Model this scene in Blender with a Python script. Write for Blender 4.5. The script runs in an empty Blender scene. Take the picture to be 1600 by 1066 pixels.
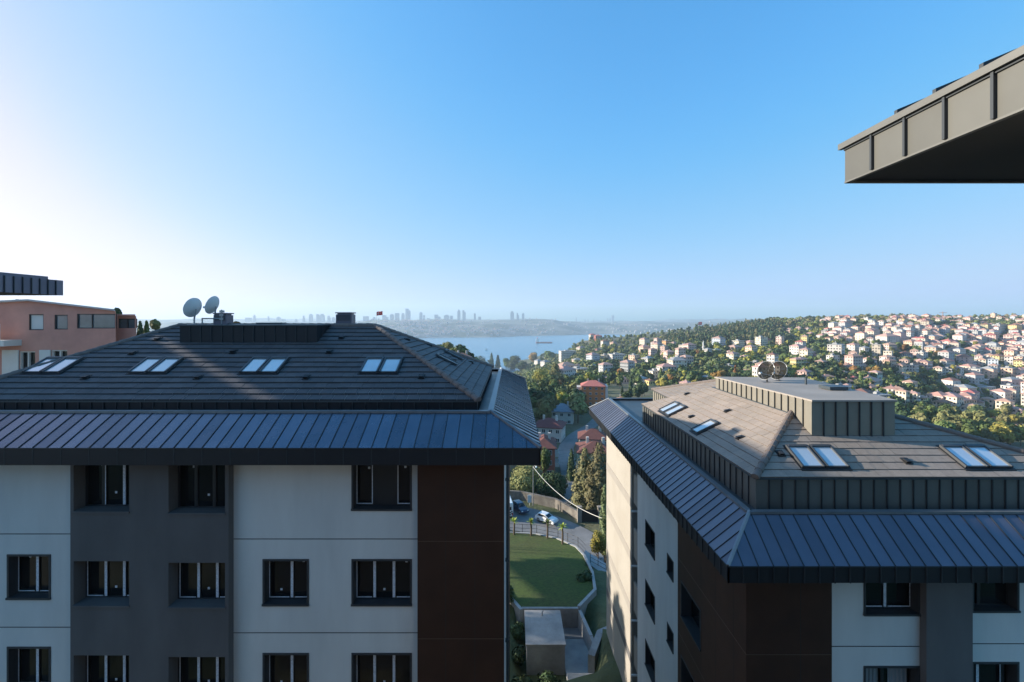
import bpy, math, random
import numpy as np
from mathutils import Vector
R = math.radians
C = bpy.context.scene.collection
random.seed(7)
RNG = np.random.default_rng(11)

# ------------------------------------------------------------------ camera
sc = bpy.context.scene
cam_d = bpy.data.cameras.new('camera')
cam = bpy.data.objects.new('camera', cam_d); C.objects.link(cam)
cam.location = (0, 0, 0); cam.rotation_euler = (R(90), 0, 0)
cam_d.sensor_width = 36; cam_d.lens = 16.0
cam_d.shift_y = -33/1600
cam_d.clip_start = 0.1; cam_d.clip_end = 30000
sc.camera = cam
F = 1600*16/36
# ------------------------------------------------------------------ sky, sun, exposure
SUN_EL = 16.0; SUN_AZ = 8.0             # sun stands left of the view, a little beyond the side
SUN = Vector((-math.cos(R(SUN_AZ))*math.cos(R(SUN_EL)), math.sin(R(SUN_AZ))*math.cos(R(SUN_EL)), math.sin(R(SUN_EL))))
w = bpy.data.worlds.new('World'); sc.world = w; w.use_nodes = True
nt = w.node_tree
sky = nt.nodes.new('ShaderNodeTexSky'); sky.sky_type = 'NISHITA'; sky.sun_disc = False
sky.sun_elevation = R(SUN_EL); sky.sun_rotation = R(-90+SUN_AZ)
sky.altitude = 100; sky.air_density = 1.0; sky.dust_density = 1.7; sky.ozone_density = 6.0
bg = nt.nodes['Background']; bg.inputs['Strength'].default_value = 0.15
K = .32*.4                                # film-like response of the sky colours: scale to display units, curve, scale back
v1 = nt.nodes.new('ShaderNodeVectorMath'); v1.operation = 'SCALE'; v1.inputs['Scale'].default_value = K
v2 = nt.nodes.new('ShaderNodeVectorMath'); v2.operation = 'SCALE'; v2.inputs['Scale'].default_value = 1/K
cv = nt.nodes.new('ShaderNodeRGBCurve')
for ch, pts in ((0, [(0,0),(.165,.125),(.25,.23),(.55,.52),(1,.90),(2.5,1.15)]), (1, [(0,0),(.36,.44),(.55,.56),(.9,.69),(1.3,.82),(2.5,1.08)]), (2, [(0,0),(.4,.5),(.79,.90),(1.1,.95),(2.5,1.10)])):
    c = cv.mapping.curves[ch]; P_ = [(min(a*.4, 1), b*.4) for a, b in pts]
    c.points[0].location = P_[0]; c.points[1].location = P_[-1]
    for q in P_[1:-1]: c.points.new(*q)
cv.mapping.update()
nt.links.new(sky.outputs[0], v1.inputs[0]); nt.links.new(v1.outputs[0], cv.inputs['Color']); nt.links.new(cv.outputs[0], v2.inputs[0]); nt.links.new(v2.outputs[0], bg.inputs['Color'])
sd = bpy.data.lights.new('sun', 'SUN'); sd.energy = 5.0; sd.angle = R(0.55); sd.color = (1.0, 0.90, 0.76)
so = bpy.data.objects.new('sun', sd); C.objects.link(so)
so.rotation_euler = (-SUN).to_track_quat('-Z', 'Y').to_euler(); so.location = (-60, 10, 60)
sc.view_settings.view_transform = 'Standard'; sc.view_settings.look = 'None'
sc.view_settings.exposure = 1.1; sc.view_settings.gamma = 1.0; sc.view_settings.use_curve_mapping = False
sc.render.engine = 'CYCLES'
cy = sc.cycles
cy.use_denoising = True; cy.max_bounces = 6; cy.diffuse_bounces = 3; cy.glossy_bounces = 3
cy.transparent_max_bounces = 8; cy.volume_bounces = 1; cy.caustics_reflective = False; cy.caustics_refractive = False
cy.sample_clamp_indirect = 4

# ------------------------------------------------------------------ helpers
def thing(name, label, cat, loc=(0, 0, 0), group=None, rotz=0):
    o = bpy.data.objects.new(name, None); C.objects.link(o)
    o.location = loc; o.rotation_euler = (0, 0, rotz); o.empty_display_size = .2
    tag(o, label, cat, group); return o
def tag(o, label, cat, group=None, kind=None):
    o['label'] = label; o['category'] = cat
    if group: o['group'] = group
    if kind: o['kind'] = kind
    return o
def struct(o, kind='structure'):
    o['kind'] = kind; return o
def root_of(o):
    while o.parent is not None: o = o.parent
    return o
class MB:
    """collects faces, links them as one mesh object"""
    def __init__(s): s.v = []; s.f = []; s.m = []
    def poly(s, pts, m=0):
        n = len(s.v); s.v += [tuple(p) for p in pts]; s.f.append(tuple(range(n, n+len(pts)))); s.m.append(m)
    def box(s, x0, x1, y0, y1, z0, z1, m=0):
        s.hexa([(x0,y0,z0),(x1,y0,z0),(x1,y1,z0),(x0,y1,z0),(x0,y0,z1),(x1,y0,z1),(x1,y1,z1),(x0,y1,z1)], m)
    def hexa(s, p, m=0):
        n = len(s.v); s.v += [tuple(q) for q in p]
        for f in ((0,3,2,1),(4,5,6,7),(0,1,5,4),(1,2,6,5),(2,3,7,6),(3,0,4,7)):
            s.f.append(tuple(n+i for i in f)); s.m.append(m)
    def obox(s, o, u, v, w_, m=0):
        o, u, v, w_ = map(Vector, (o, u, v, w_))
        s.hexa([o, o+u, o+u+v, o+v, o+w_, o+u+w_, o+u+v+w_, o+v+w_], m)
    def tube(s, path, r, n=6, m=0, r1=None):
        path = [Vector(p) for p in path]; rings = []
        k = len(path)
        for i, p in enumerate(path):
            d = (path[min(i+1, k-1)]-path[max(i-1, 0)]).normalized()
            a = d.cross(Vector((0, 0, 1)) if abs(d.z) < .9 else Vector((1, 0, 0))).normalized(); b = d.cross(a)
            rr = r if r1 is None else r+(r1-r)*i/(k-1)
            base = len(s.v); rings.append(base)
            for j in range(n):
                t = 2*math.pi*j/n
                s.v.append(tuple(p+a*(rr*math.cos(t))+b*(rr*math.sin(t))))
        for i in range(k-1):
            for j in range(n):
                s.f.append((rings[i]+j, rings[i]+(j+1) % n, rings[i+1]+(j+1) % n, rings[i+1]+j)); s.m.append(m)
        for b_ in (rings[0], rings[-1]):
            s.f.append(tuple(b_+j for j in range(n))); s.m.append(m)
    def build(s, name, mats, parent=None, smooth=False, loc=None):
        me = bpy.data.meshes.new(name)
        off = Vector((0, 0, 0))
        if loc is not None: off = Vector(loc)
        elif parent is not None: off = Vector(root_of(parent).location)
        me.from_pydata([(v[0]-off[0], v[1]-off[1], v[2]-off[2]) for v in s.v], [], s.f)
        if not isinstance(mats, (list, tuple)): mats = [mats]
        for mm in mats: me.materials.append(mm)
        me.polygons.foreach_set('material_index', s.m)
        if smooth: me.polygons.foreach_set('use_smooth', [True]*len(s.f))
        me.update()
        o = bpy.data.objects.new(name, me); C.objects.link(o)
        if parent is not None: o.parent = parent
        elif loc is not None: o.location = loc
        return o

def mat(name, base, rough=.6, metal=0., spec=.5, noise=None, bump=None, coat=0, rnoise=0, stretch=None, tint=None, rand=0):
    """noise=(scale, amount[, detail]); tint=colour mixed in by a second larger noise; bump=(scale, strength)"""
    m = bpy.data.materials.new(name); m.use_nodes = True
    n = m.node_tree.nodes; L = m.node_tree.links.new
    p = n['Principled BSDF']
    p.inputs['Base Color'].default_value = (*base, 1); p.inputs['Roughness'].default_value = rough
    p.inputs['Metallic'].default_value = metal; p.inputs['Specular IOR Level'].default_value = spec
    p.inputs['Coat Weight'].default_value = coat
    tc = n.new('ShaderNodeTexCoord'); co = tc.outputs['Object']
    if stretch:
        mp = n.new('ShaderNodeMapping'); mp.inputs['Scale'].default_value = stretch; L(co, mp.inputs[0]); co = mp.outputs[0]
    col = None
    if noise or tint or rand:
        col = n.new('ShaderNodeRGB'); col.outputs[0].default_value = (*base, 1); col = col.outputs[0]
    if tint:
        t = n.new('ShaderNodeTexNoise'); t.inputs['Scale'].default_value = tint[1]; t.inputs['Detail'].default_value = 5
        L(co, t.inputs['Vector'])
        cr = n.new('ShaderNodeMapRange'); cr.inputs[1].default_value = .42; cr.inputs[2].default_value = .62
        L(t.outputs[0], cr.inputs[0])
        mx = n.new('ShaderNodeMix'); mx.data_type = 'RGBA'
        L(cr.outputs[0], mx.inputs['Factor']); L(col, mx.inputs['A']); mx.inputs['B'].default_value = (*tint[0], 1); col = mx.outputs['Result']
    if noise:
        t = n.new('ShaderNodeTexNoise'); t.inputs['Scale'].default_value = noise[0]; t.inputs['Detail'].default_value = 6; t.inputs['Roughness'].default_value = .6
        L(co, t.inputs['Vector'])
        mr = n.new('ShaderNodeMapRange'); mr.inputs[1].default_value = .25; mr.inputs[2].default_value = .75
        mr.inputs[3].default_value = 1-noise[1]; mr.inputs[4].default_value = 1+noise[1]; L(t.outputs[0], mr.inputs[0])
        vm = n.new('ShaderNodeVectorMath'); vm.operation = 'SCALE'; L(col, vm.inputs[0]); L(mr.outputs[0], vm.inputs['Scale']); col = vm.outputs[0]
        if rnoise:
            m2 = n.new('ShaderNodeMapRange'); m2.inputs[1].default_value = .3; m2.inputs[2].default_value = .7
            m2.inputs[3].default_value = rough-rnoise; m2.inputs[4].default_value = rough+rnoise; L(t.outputs[0], m2.inputs[0]); L(m2.outputs[0], p.inputs['Roughness'])
    if rand:
        oi = n.new('ShaderNodeObjectInfo'); hs = n.new('ShaderNodeHueSaturation')
        a = n.new('ShaderNodeMapRange'); a.inputs[3].default_value = 1-rand; a.inputs[4].default_value = 1+rand; L(oi.outputs['Random'], a.inputs[0]); L(a.outputs[0], hs.inputs['Value'])
        b = n.new('ShaderNodeMath'); b.operation = 'FRACT'; b2 = n.new('ShaderNodeMath'); b2.operation = 'MULTIPLY'; b2.inputs[1].default_value = 7.31
        L(oi.outputs['Random'], b2.inputs[0]); L(b2.outputs[0], b.inputs[0])
        c = n.new('ShaderNodeMapRange'); c.inputs[3].default_value = .5-.09*rand; c.inputs[4].default_value = .5+.05*rand; L(b.outputs[0], c.inputs[0]); L(c.outputs[0], hs.inputs['Hue'])
        L(col, hs.inputs['Color']); col = hs.outputs[0]
    if col is not None: L(col, p.inputs['Base Color'])
    if bump:
        t = n.new('ShaderNodeTexNoise'); t.inputs['Scale'].default_value = bump[0]; t.inputs['Detail'].default_value = 4
        L(co, t.inputs['Vector'])
        bp = n.new('ShaderNodeBump'); bp.inputs['Strength'].default_value = bump[1]; bp.inputs['Distance'].default_value = bump[2] if len(bump) > 2 else .02
        L(t.outputs[0], bp.inputs['Height']); L(bp.outputs[0], p.inputs['Normal'])
    return m

# ------------------------------------------------------------------ materials
M = {}
for i, (b, r) in enumerate([((.128,.130,.168),.36), ((.115,.117,.153),.39), ((.139,.141,.182),.34)]):
    M['zinc%d' % i] = mat('anthracite_sheet', b, r, metal=.55, spec=.5, noise=(1.3,.10), rnoise=.06, bump=(1.1,.25,.02))
ZINC = [M['zinc0'], M['zinc1'], M['zinc2']]
ZINC_L = [mat('blue_grey_sheet', (.14*k,.16*k,.205*k), r, metal=.85, noise=(1.3,.14), rnoise=.06, bump=(1.4,.22,.02)) for k, r in ((1,.26),(.9,.29),(1.09,.24))]
for i, (b, r) in enumerate([((.225,.208,.172),.50), ((.209,.193,.16),.52), ((.236,.218,.18),.48)]):
    M['gzinc%d' % i] = mat('grey_sheet', b, r, metal=.25, noise=(1.3,.10), bump=(1.1,.25,.02))
GZINC = [M['gzinc0'], M['gzinc1'], M['gzinc2']]
PZINC = [mat('parapet_sheet', (.13*k,.13*k,.12*k), .45, metal=.3, noise=(1.3,.12), bump=(1.1,.25,.02)) for k in (1, .9, 1.1)]
M['seam'] = mat('seam_metal', (.030,.036,.042), .5, metal=.2)
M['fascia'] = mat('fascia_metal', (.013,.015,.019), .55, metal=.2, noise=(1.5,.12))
M['cap'] = mat('flashing_metal', (.20,.22,.24), .42, metal=.5, noise=(2.5,.18), rnoise=.06)
M['gutter'] = mat('gutter_metal', (.06,.075,.085), .45, metal=.3, noise=(.9,.2), rnoise=.08)
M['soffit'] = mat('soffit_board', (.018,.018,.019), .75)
TILE_D = [mat('dark_tile', b, .66, spec=.4, noise=(9,.16), bump=(45,.25,.006), tint=((b[0]*1.25, b[1]*1.22, b[2]*1.2), .8)) for b in ((.078,.074,.078), (.070,.067,.071), (.087,.082,.085))]
TILE_B = [mat('brown_tile', b, .72, spec=.35, noise=(9,.14), bump=(45,.25,.006), tint=((b[0]*1.12, b[1]*1.1, b[2]*1.1), .7)) for b in ((.272,.226,.188), (.258,.214,.178), (.286,.238,.197))]
M['brown_edge'] = mat('brown_tile_edge', (.13,.105,.085), .8)  # riser tone darkened as a fainter shadow line under each brown course
M['tile_edge'] = mat('tile_edge', (.03,.029,.03), .8)  # shadow line under each tile course, painted into the dark riser
M['ridge_d'] = mat('dark_ridge_tile', (.16,.125,.11), .7, noise=(6,.25))
M['ridge_b'] = mat('brown_ridge_tile', (.17,.135,.115), .7, noise=(6,.25))
M['white'] = mat('white_render', (.655,.672,.65), .85, noise=(1.4,.08), stretch=(1,1,.22), bump=(60,.15,.004), tint=((.60,.62,.605), .5))
M['cream'] = mat('cream_render', (.315,.292,.257), .85, noise=(1.2,.05), bump=(60,.15,.004), tint=((.292,.268,.233), .5))
M['band'] = mat('beige_band', (.255,.235,.21), .85, noise=(1.2,.06))
M['grey'] = mat('grey_render', (.125,.122,.122), .88, noise=(1.5,.12), stretch=(1,1,.35), bump=(50,.15,.004), tint=((.105,.103,.104), .5))
M['brown'] = mat('brown_board', (.056,.024,.014), .6, spec=.35, noise=(1.2,.15), tint=((.047,.020,.012), .7))
M['copper'] = mat('joint_trim', (.14,.095,.07), .5, metal=.4)
M['groove'] = mat('dark_joint', (.03,.033,.036), .8)
M['frame'] = mat('window_frame', (.022,.024,.027), .45)
M['lining'] = mat('window_lining', (.036,.040,.045), .55, noise=(3,.15))
M['glass'] = mat('window_glass', (.008,.009,.010), .06, spec=.5, noise=(2,.3))
M['film'] = mat('protective_film', (.62,.66,.72), .5, noise=(25,.35))
M['skyglass'] = mat('skylight_glass', (.62,.65,.67), .12, metal=.45, spec=.6, coat=.6, noise=(1.2,.08))
M['skyframe'] = mat('skylight_frame', (.09,.095,.10), .45, metal=.4)
M['concrete'] = mat('concrete', (.33,.32,.31), .9, noise=(2.5,.18), bump=(30,.2,.01), tint=((.25,.245,.24), .6))
M['coping'] = mat('coping_stone', (.33,.33,.325), .85, noise=(3,.15), bump=(30,.2,.01))
M['black'] = mat('black_plastic', (.015,.015,.016), .55)
M['dish'] = mat('dish_white', (.74,.74,.72), .5, noise=(3,.06))
M['steel'] = mat('galvanised_steel', (.35,.36,.37), .4, metal=.6)

# ------------------------------------------------------------------ building pieces
def ring_sides(x0, x1, y0, y1):
    """(A, direction, length, inward) of the four sides, walked counter-clockwise from the front left"""
    return [((x0,y0), (1,0), x1-x0, (0,1)), ((x1,y0), (0,1), y1-y0, (-1,0)), ((x1,y1), (-1,0), x1-x0, (0,-1)), ((x0,y1), (0,-1), y1-y0, (1,0))]
def seam_skirt(parent, e, t, ze, zt, sp, mats):
    """sloped standing-seam eave roof all round: outer rectangle e at ze, inner rectangle t at zt (one mesh)"""
    mb = MB(); rnd = random.Random(3)
    ins = [t[2]-e[2], e[1]-t[1], e[3]-t[3], t[0]-e[0]]
    for k, (A, d, Ln, n) in enumerate(ring_sides(*e)):
        inn = ins[k]; ia = ins[k-1]; ib = ins[(k+1) % 4]
        def pt(s, f, up=0.): return (A[0]+d[0]*s+n[0]*inn*f, A[1]+d[1]*s+n[1]*inn*f, ze+(zt-ze)*f+up)
        def fm(s): return max(0., min(1., s/ia, (Ln-s)/ib))
        N = max(1, round(Ln/sp)); ss = [Ln*i/N for i in range(N+1)]
        for i in range(N):
            a, b = ss[i], ss[i+1]
            top = [(b, fm(b))]+[(c, 1.) for c in (Ln-ib, ia) if a < c < b]+[(a, fm(a))]
            mb.poly([pt(a, 0), pt(b, 0)]+[pt(s, f) for s, f in top if f > 0], rnd.randrange(3))
        for s in ss[1:-1]:
            f = fm(s); w_ = .011; u = .026
            p = [pt(s-w_,0,.001), pt(s+w_,0,.001), pt(s+w_,f,.001), pt(s-w_,f,.001), pt(s-w_,0,u), pt(s+w_,0,u), pt(s+w_,f,u), pt(s-w_,f,u)]
            mb.hexa(p, 3)
    o = mb.build('eave_roof', list(mats)+[M['seam']], parent)
    cap = MB()                                                       # flashing along the inner edge and down the hips
    for k, (A, d, Ln, n) in enumerate(ring_sides(*t)):
        q = 2.4; N = max(1, round(Ln/q))
        for i in range(N):
            a, b = Ln*i/N+.004, Ln*(i+1)/N-.004
            cap.obox((A[0]+d[0]*a-n[0]*.10, A[1]+d[1]*a-n[1]*.10, zt-.05), (d[0]*(b-a), d[1]*(b-a), 0), (n[0]*.19, n[1]*.19, 0), (0, 0, .075))
    ce = [(e[0],e[2]),(e[1],e[2]),(e[1],e[3]),(e[0],e[3])]; ct = [(t[0],t[2]),(t[1],t[2]),(t[1],t[3]),(t[0],t[3])]
    for a, b in zip(ce, ct):
        cap.tube([(a[0],a[1],ze+.015), (b[0],b[1],zt+.02)], .055, 5)
    cap.build('flashing', M['cap'], parent)
    return o
def fascia(parent, e, ze, zb, sp, w, soff=True, m='fascia', pr=.032):
    """fascia sheets with upright seams under the eave, and the soffit back to the wall rectangle w"""
    mb = MB()
    for A, d, Ln, n in ring_sides(*e):
        mb.obox((A[0], A[1], zb), (d[0]*Ln, d[1]*Ln, 0), (n[0]*.05, n[1]*.05, 0), (0, 0, ze-zb-.004))
        N = max(1, round(Ln/sp))
        for i in range(1, N):
            s = Ln*i/N
            mb.obox((A[0]+d[0]*(s-.014)-n[0]*pr, A[1]+d[1]*(s-.014)-n[1]*pr, zb+.002), (d[0]*.028, d[1]*.028, 0), (n[0]*(pr+.002), n[1]*(pr+.002), 0), (0, 0, ze-zb-.01), 1)
        mb.obox((A[0]-n[0]*.02, A[1]-n[1]*.02, ze-.03), (d[0]*Ln, d[1]*Ln, 0), (n[0]*.018, n[1]*.018, 0), (0, 0, .034), 1)
    mb.build('fascia', [M[m], M['seam']], parent)
    if soff:
        s = MB(); a, b, c, d_ = e; a2, b2, c2, d2 = w; z = zb+.03
        i = .05
        s.box(a+i, b-i, c+i, c2-.0, z, z+.02); s.box(a+i, b-i, d2, d_-i, z, z+.02)
        s.box(a+i, a2, c2, d2, z, z+.02); s.box(b2, b-i, c2, d2, z, z+.02)
        s.build('soffit', M['soffit'], parent)
def parapet(parent, r, z0, z1, sp, mats, name='parapet'):
    mb = MB(); rnd = random.Random(5)
    for A, d, Ln, n in ring_sides(*r):
        N = max(1, round(Ln/sp))
        for i in range(N):
            a, b = Ln*i/N, Ln*(i+1)/N
            mb.poly([(A[0]+d[0]*a, A[1]+d[1]*a, z0), (A[0]+d[0]*b, A[1]+d[1]*b, z0), (A[0]+d[0]*b, A[1]+d[1]*b, z1), (A[0]+d[0]*a, A[1]+d[1]*a, z1)], rnd.randrange(3))
            if i: mb.obox((A[0]+d[0]*(a-.014)-n[0]*.035, A[1]+d[1]*(a-.014)-n[1]*.035, z0), (d[0]*.028, d[1]*.028, 0), (n[0]*.034, n[1]*.034, 0), (0, 0, z1-z0-.02), 3)
        mb.obox((A[0]-n[0]*.07, A[1]-n[1]*.07, z1-.01), (d[0]*Ln, d[1]*Ln, 0), (n[0]*.16, n[1]*.16, 0), (0, 0, .045), 4)
    return mb.build(name, list(mats)+[M['seam'], M['gutter']], parent)
def tile_roof(parent, r, ins, z0, H, mats, skip=(), gauge=.34, tw=.42, lift=.048, edge='tile_edge'):
    """hip roof of single tiles: rectangle r, insets (x0,x1,y0,y1) at the top, rise H"""
    mb = MB(); rnd = random.Random(9)
    ix0, ix1, iy0, iy1 = ins; x0, x1, y0, y1 = r
    n = max(3, round(math.hypot(iy0, H)/gauge))
    def rect(t): return (x0+ix0*t, x1-ix1*t, y0+iy0*t, y1-iy1*t)
    for k in range(4):
        if k in skip: continue
        for c in range(n):
            ta, tb = c/n, min(1., (c+1)/n+.02/n)
            Ra, Rb = rect(ta), rect(tb); za, zb = z0+H*ta, z0+H*tb
            if k in (0, 2): lo, hi, lo2, hi2 = Ra[0], Ra[1], Rb[0], Rb[1]
            else: lo, hi, lo2, hi2 = Ra[2], Ra[3], Rb[2], Rb[3]
            def P(u, top, up):
                z = (zb if top else za)+up
                RR = Rb if top else Ra
                return {0: (u, RR[2], z), 1: (RR[1], u, z), 2: (u, RR[3], z), 3: (RR[0], u, z)}[k]
            u = lo-rnd.random()*tw-(tw/2 if c % 2 else 0)
            while u < hi:
                a, b = max(u+.003, lo), min(u+tw-.003, hi); u += tw
                if b-a < .02: continue
                a2, b2 = min(max(a, lo2), hi2), min(max(b, lo2), hi2)
                j = rnd.uniform(-.004, .004); up = lift+j; mi = rnd.choice((0, 0, 1, 2))
                mb.poly([P(a,0,up), P(b,0,up), P(b2,1,.006+j), P(a2,1,.006+j)], mi)
                mb.poly([P(a,0,up), P(a,0,-.005), P(b,0,-.005), P(b,0,up)], 3)
    return mb.build('roof', list(mats)+[M[edge]], parent)
def ridge_tiles(parent, p, q, m, r=.125):
    mb = MB(); p = Vector(p); q = Vector(q); L = (q-p).length; d = (q-p)/L
    n = max(1, round(L/.36)); side = d.cross(Vector((0,0,1))).normalized(); up = side.cross(d)
    for i in range(n):
        a = p+d*(L*i/n-.02); b = p+d*(L*(i+1)/n+.03)
        for (c, e, r0, r1) in ((a, b, r, r*.84),):
            A = []; B = []
            for j in range(8):
                t = math.pi*(j-.6)/5.8
                A.append(c+side*(r0*math.cos(t))+up*(r0*math.sin(t)-.02)); B.append(e+side*(r1*math.cos(t))+up*(r1*math.sin(t)-.02))
            for j in range(7): mb.poly([A[j], A[j+1], B[j+1], B[j]])
            mb.poly(A)
    return mb.build('ridge_tiles', m, parent)
def wall(P, u0, u1, v0, v1, holes, mb, m=0, m_rev=None, ret=0.):
    """wall sheet with real openings; P(u, v, depth) gives the point; holes are (u0,u1,v0,v1,depth)"""
    us = sorted({u0, u1, *[h[0] for h in holes], *[h[1] for h in holes]}); vs = sorted({v0, v1, *[h[2] for h in holes], *[h[3] for h in holes]})
    us = [u for u in us if u0 <= u <= u1]; vs = [v for v in vs if v0 <= v <= v1]
    for a, b in zip(us, us[1:]):
        for c, d in zip(vs, vs[1:]):
            cu, cv = (a+b)/2, (c+d)/2
            if any(h[0] < cu < h[1] and h[2] < cv < h[3] for h in holes): continue
            mb.poly([P(a,c,0), P(b,c,0), P(b,d,0), P(a,d,0)], m)
    mr = m if m_rev is None else m_rev
    for h in holes:
        a, b, c, d, D = h[:5]
        mm = h[5] if len(h) > 5 else mr
        mb.poly([P(a,c,0), P(a,d,0), P(a,d,D), P(a,c,D)], mm); mb.poly([P(b,c,0), P(b,c,D), P(b,d,D), P(b,d,0)], mm)
        mb.poly([P(a,c,0), P(a,c,D), P(b,c,D), P(b,c,0)], mm); mb.poly([P(a,d,0), P(b,d,0), P(b,d,D), P(a,d,D)], mm)
        if len(h) > 5: mb.poly([P(a,c,D), P(b,c,D), P(b,d,D), P(a,d,D)], mm)
    if ret:
        for u in (u0, u1): mb.poly([P(u,v0,0), P(u,v1,0), P(u,v1,ret), P(u,v0,ret)], m)
def pbox(mb, P, a, b, c, d, e, f, m=0):
    mb.hexa([P(a,c,e), P(b,c,e), P(b,c,f), P(a,c,f), P(a,d,e), P(b,d,e), P(b,d,f), P(a,d,f)], m)
def window(parent, P, a, b, c, d, D, bars, film, lining=True, dots=(), outline=(), blank=()):
    """window in an opening: frame mesh, with sill, pane and protective film as its own pieces.
    bars: fractions where mullions stand; film: bars wrapped in white film; outline: lights edged in film; blank: closed panels"""
    f = MB(); t = .055; F0, F1 = D-.07, D
    pbox(f, P, a, a+t, c, d, F0, F1); pbox(f, P, b-t, b, c, d, F0, F1)
    pbox(f, P, a+t, b-t, c, c+t, F0, F1); pbox(f, P, a+t, b-t, d-t, d, F0, F1)
    xs = [a+(b-a)*k for k in bars]
    for x in xs: pbox(f, P, x-.05, x+.05, c+t, d-t, F0, F1)
    if lining:
        l = .05
        pbox(f, P, a-.012, a+l, c, d, -.018, F0+.02, 1); pbox(f, P, b-l, b+.012, c, d, -.018, F0+.02, 1)
        pbox(f, P, a-.012, b+.012, d-l, d+.012, -.02, F0+.018, 1)
    edges = [a]+xs+[b]
    for i in blank: pbox(f, P, edges[i]+.03, edges[i+1]-.03, c+t, d-t, F0+.012, F1-.01)
    w = f.build('window', [M['frame'], M['lining']], parent)
    g = MB(); g.poly([P(a+t,c+t,D-.03), P(b-t,c+t,D-.03), P(b-t,d-t,D-.03), P(a+t,d-t,D-.03)]); g.build('pane', M['glass'], w)
    s = MB(); pbox(s, P, a-.02, b+.02, c-.03, c+.03, -.05, F0-.004); s.build('sill', M['lining'] if lining else M['grey'], w)
    if film or dots or outline:
        q = MB()
        for i in film: x = xs[i]; pbox(q, P, x-.042, x+.042, c+t+.02, d-t-.02, F0-.006, F0-.001)
        for (i, sides) in outline:
            l0, l1 = edges[i]+.06, edges[i+1]-.06; k = .028
            if 'l' in sides: pbox(q, P, l0, l0+k, c+t+.02, d-t-.02, F0-.006, F0-.001)
            if 'r' in sides: pbox(q, P, l1-k, l1, c+t+.02, d-t-.02, F0-.006, F0-.001)
            if 'b' in sides: pbox(q, P, l0+k, l1-k, c+t+.02, c+t+.05, F0-.006, F0-.001)
            if 't' in sides: pbox(q, P, l0+k, l1-k, d-t-.05, d-t-.02, F0-.006, F0-.001)
        for (fx, fz) in dots:
            x = a+(b-a)*fx; z = c+(d-c)*fz; pbox(q, P, x-.035, x+.035, z-.035, z+.035, D-.036, D-.032)
        q.build('protective_film', M['film'], w)
    return w
def skylight(parent, o, u, s, n, wd, ln):
    """roof window on a slope: o lower left corner, u along the eave, s up the slope, n the slope normal"""
    o, u, s, n = Vector(o), Vector(u).normalized(), Vector(s).normalized(), Vector(n).normalized()
    t = .06; h = .115; o = o+n*.01
    f = MB()
    f.obox(o, u*t, s*ln, n*h); f.obox(o+u*(wd-t), u*t, s*ln, n*h)
    f.obox(o+u*t, u*(wd-2*t), s*t*.8, n*(h-.03)); f.obox(o+u*t+s*(ln-t*1.4), u*(wd-2*t), s*t*1.4, n*(h+.015))
    f.obox(o-u*.05-s*.10, u*(wd+.10), s*(ln+.16), n*.03, 1)
    w = f.build('skylight', [M['skyframe'], M['fascia']], parent)
    g = MB(); q = o+n*(h-.04); g.poly([q+u*t+s*t*.8, q+u*(wd-t)+s*t*.8, q+u*(wd-t)+s*(ln-t*1.4), q+u*t+s*(ln-t*1.4)]); g.build('glass', M['skyglass'], w)
def roof_vent(parent, o, u, s, n):
    o, u, s, n = Vector(o), Vector(u).normalized(), Vector(s).normalized(), Vector(n).normalized()
    m = MB(); m.obox(o-u*.12-s*.13, u*.24, s*.28, n*.055)
    p = o+n*.055
    m.hexa([p-u*.08-s*.08, p+u*.08-s*.08, p+u*.08+s*.1, p-u*.08+s*.1, p-u*.09-s*.11+n*.07, p+u*.09-s*.11+n*.07, p+u*.07+s*.09+n*.02, p-u*.07+s*.09+n*.02])
    m.build('roof_vent', M['black'], parent)
def chimney(parent, x0, x1, y0, y1, z0, z1):
    m = MB(); m.box(x0, x1, y0, y1, z0, z1-.10); m.box(x0-.02, x1+.02, y0-.02, y1+.02, z1-.05, z1)
    for i in range(4):
        for (px, py) in ((x0+.03, y0+.03), (x1-.06, y0+.03)): pass
    m.box(x0+.05, x1-.05, y0+.05, y1-.05, z1-.101, z1-.049)
    for i in range(5):
        z = z1-.16-i*.05; m.box(x0+.06, x1-.06, y0-.014, y0-.002, z, z+.022, 1)
    m.build('chimney', [M['zinc1'], M['black']], parent)

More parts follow.
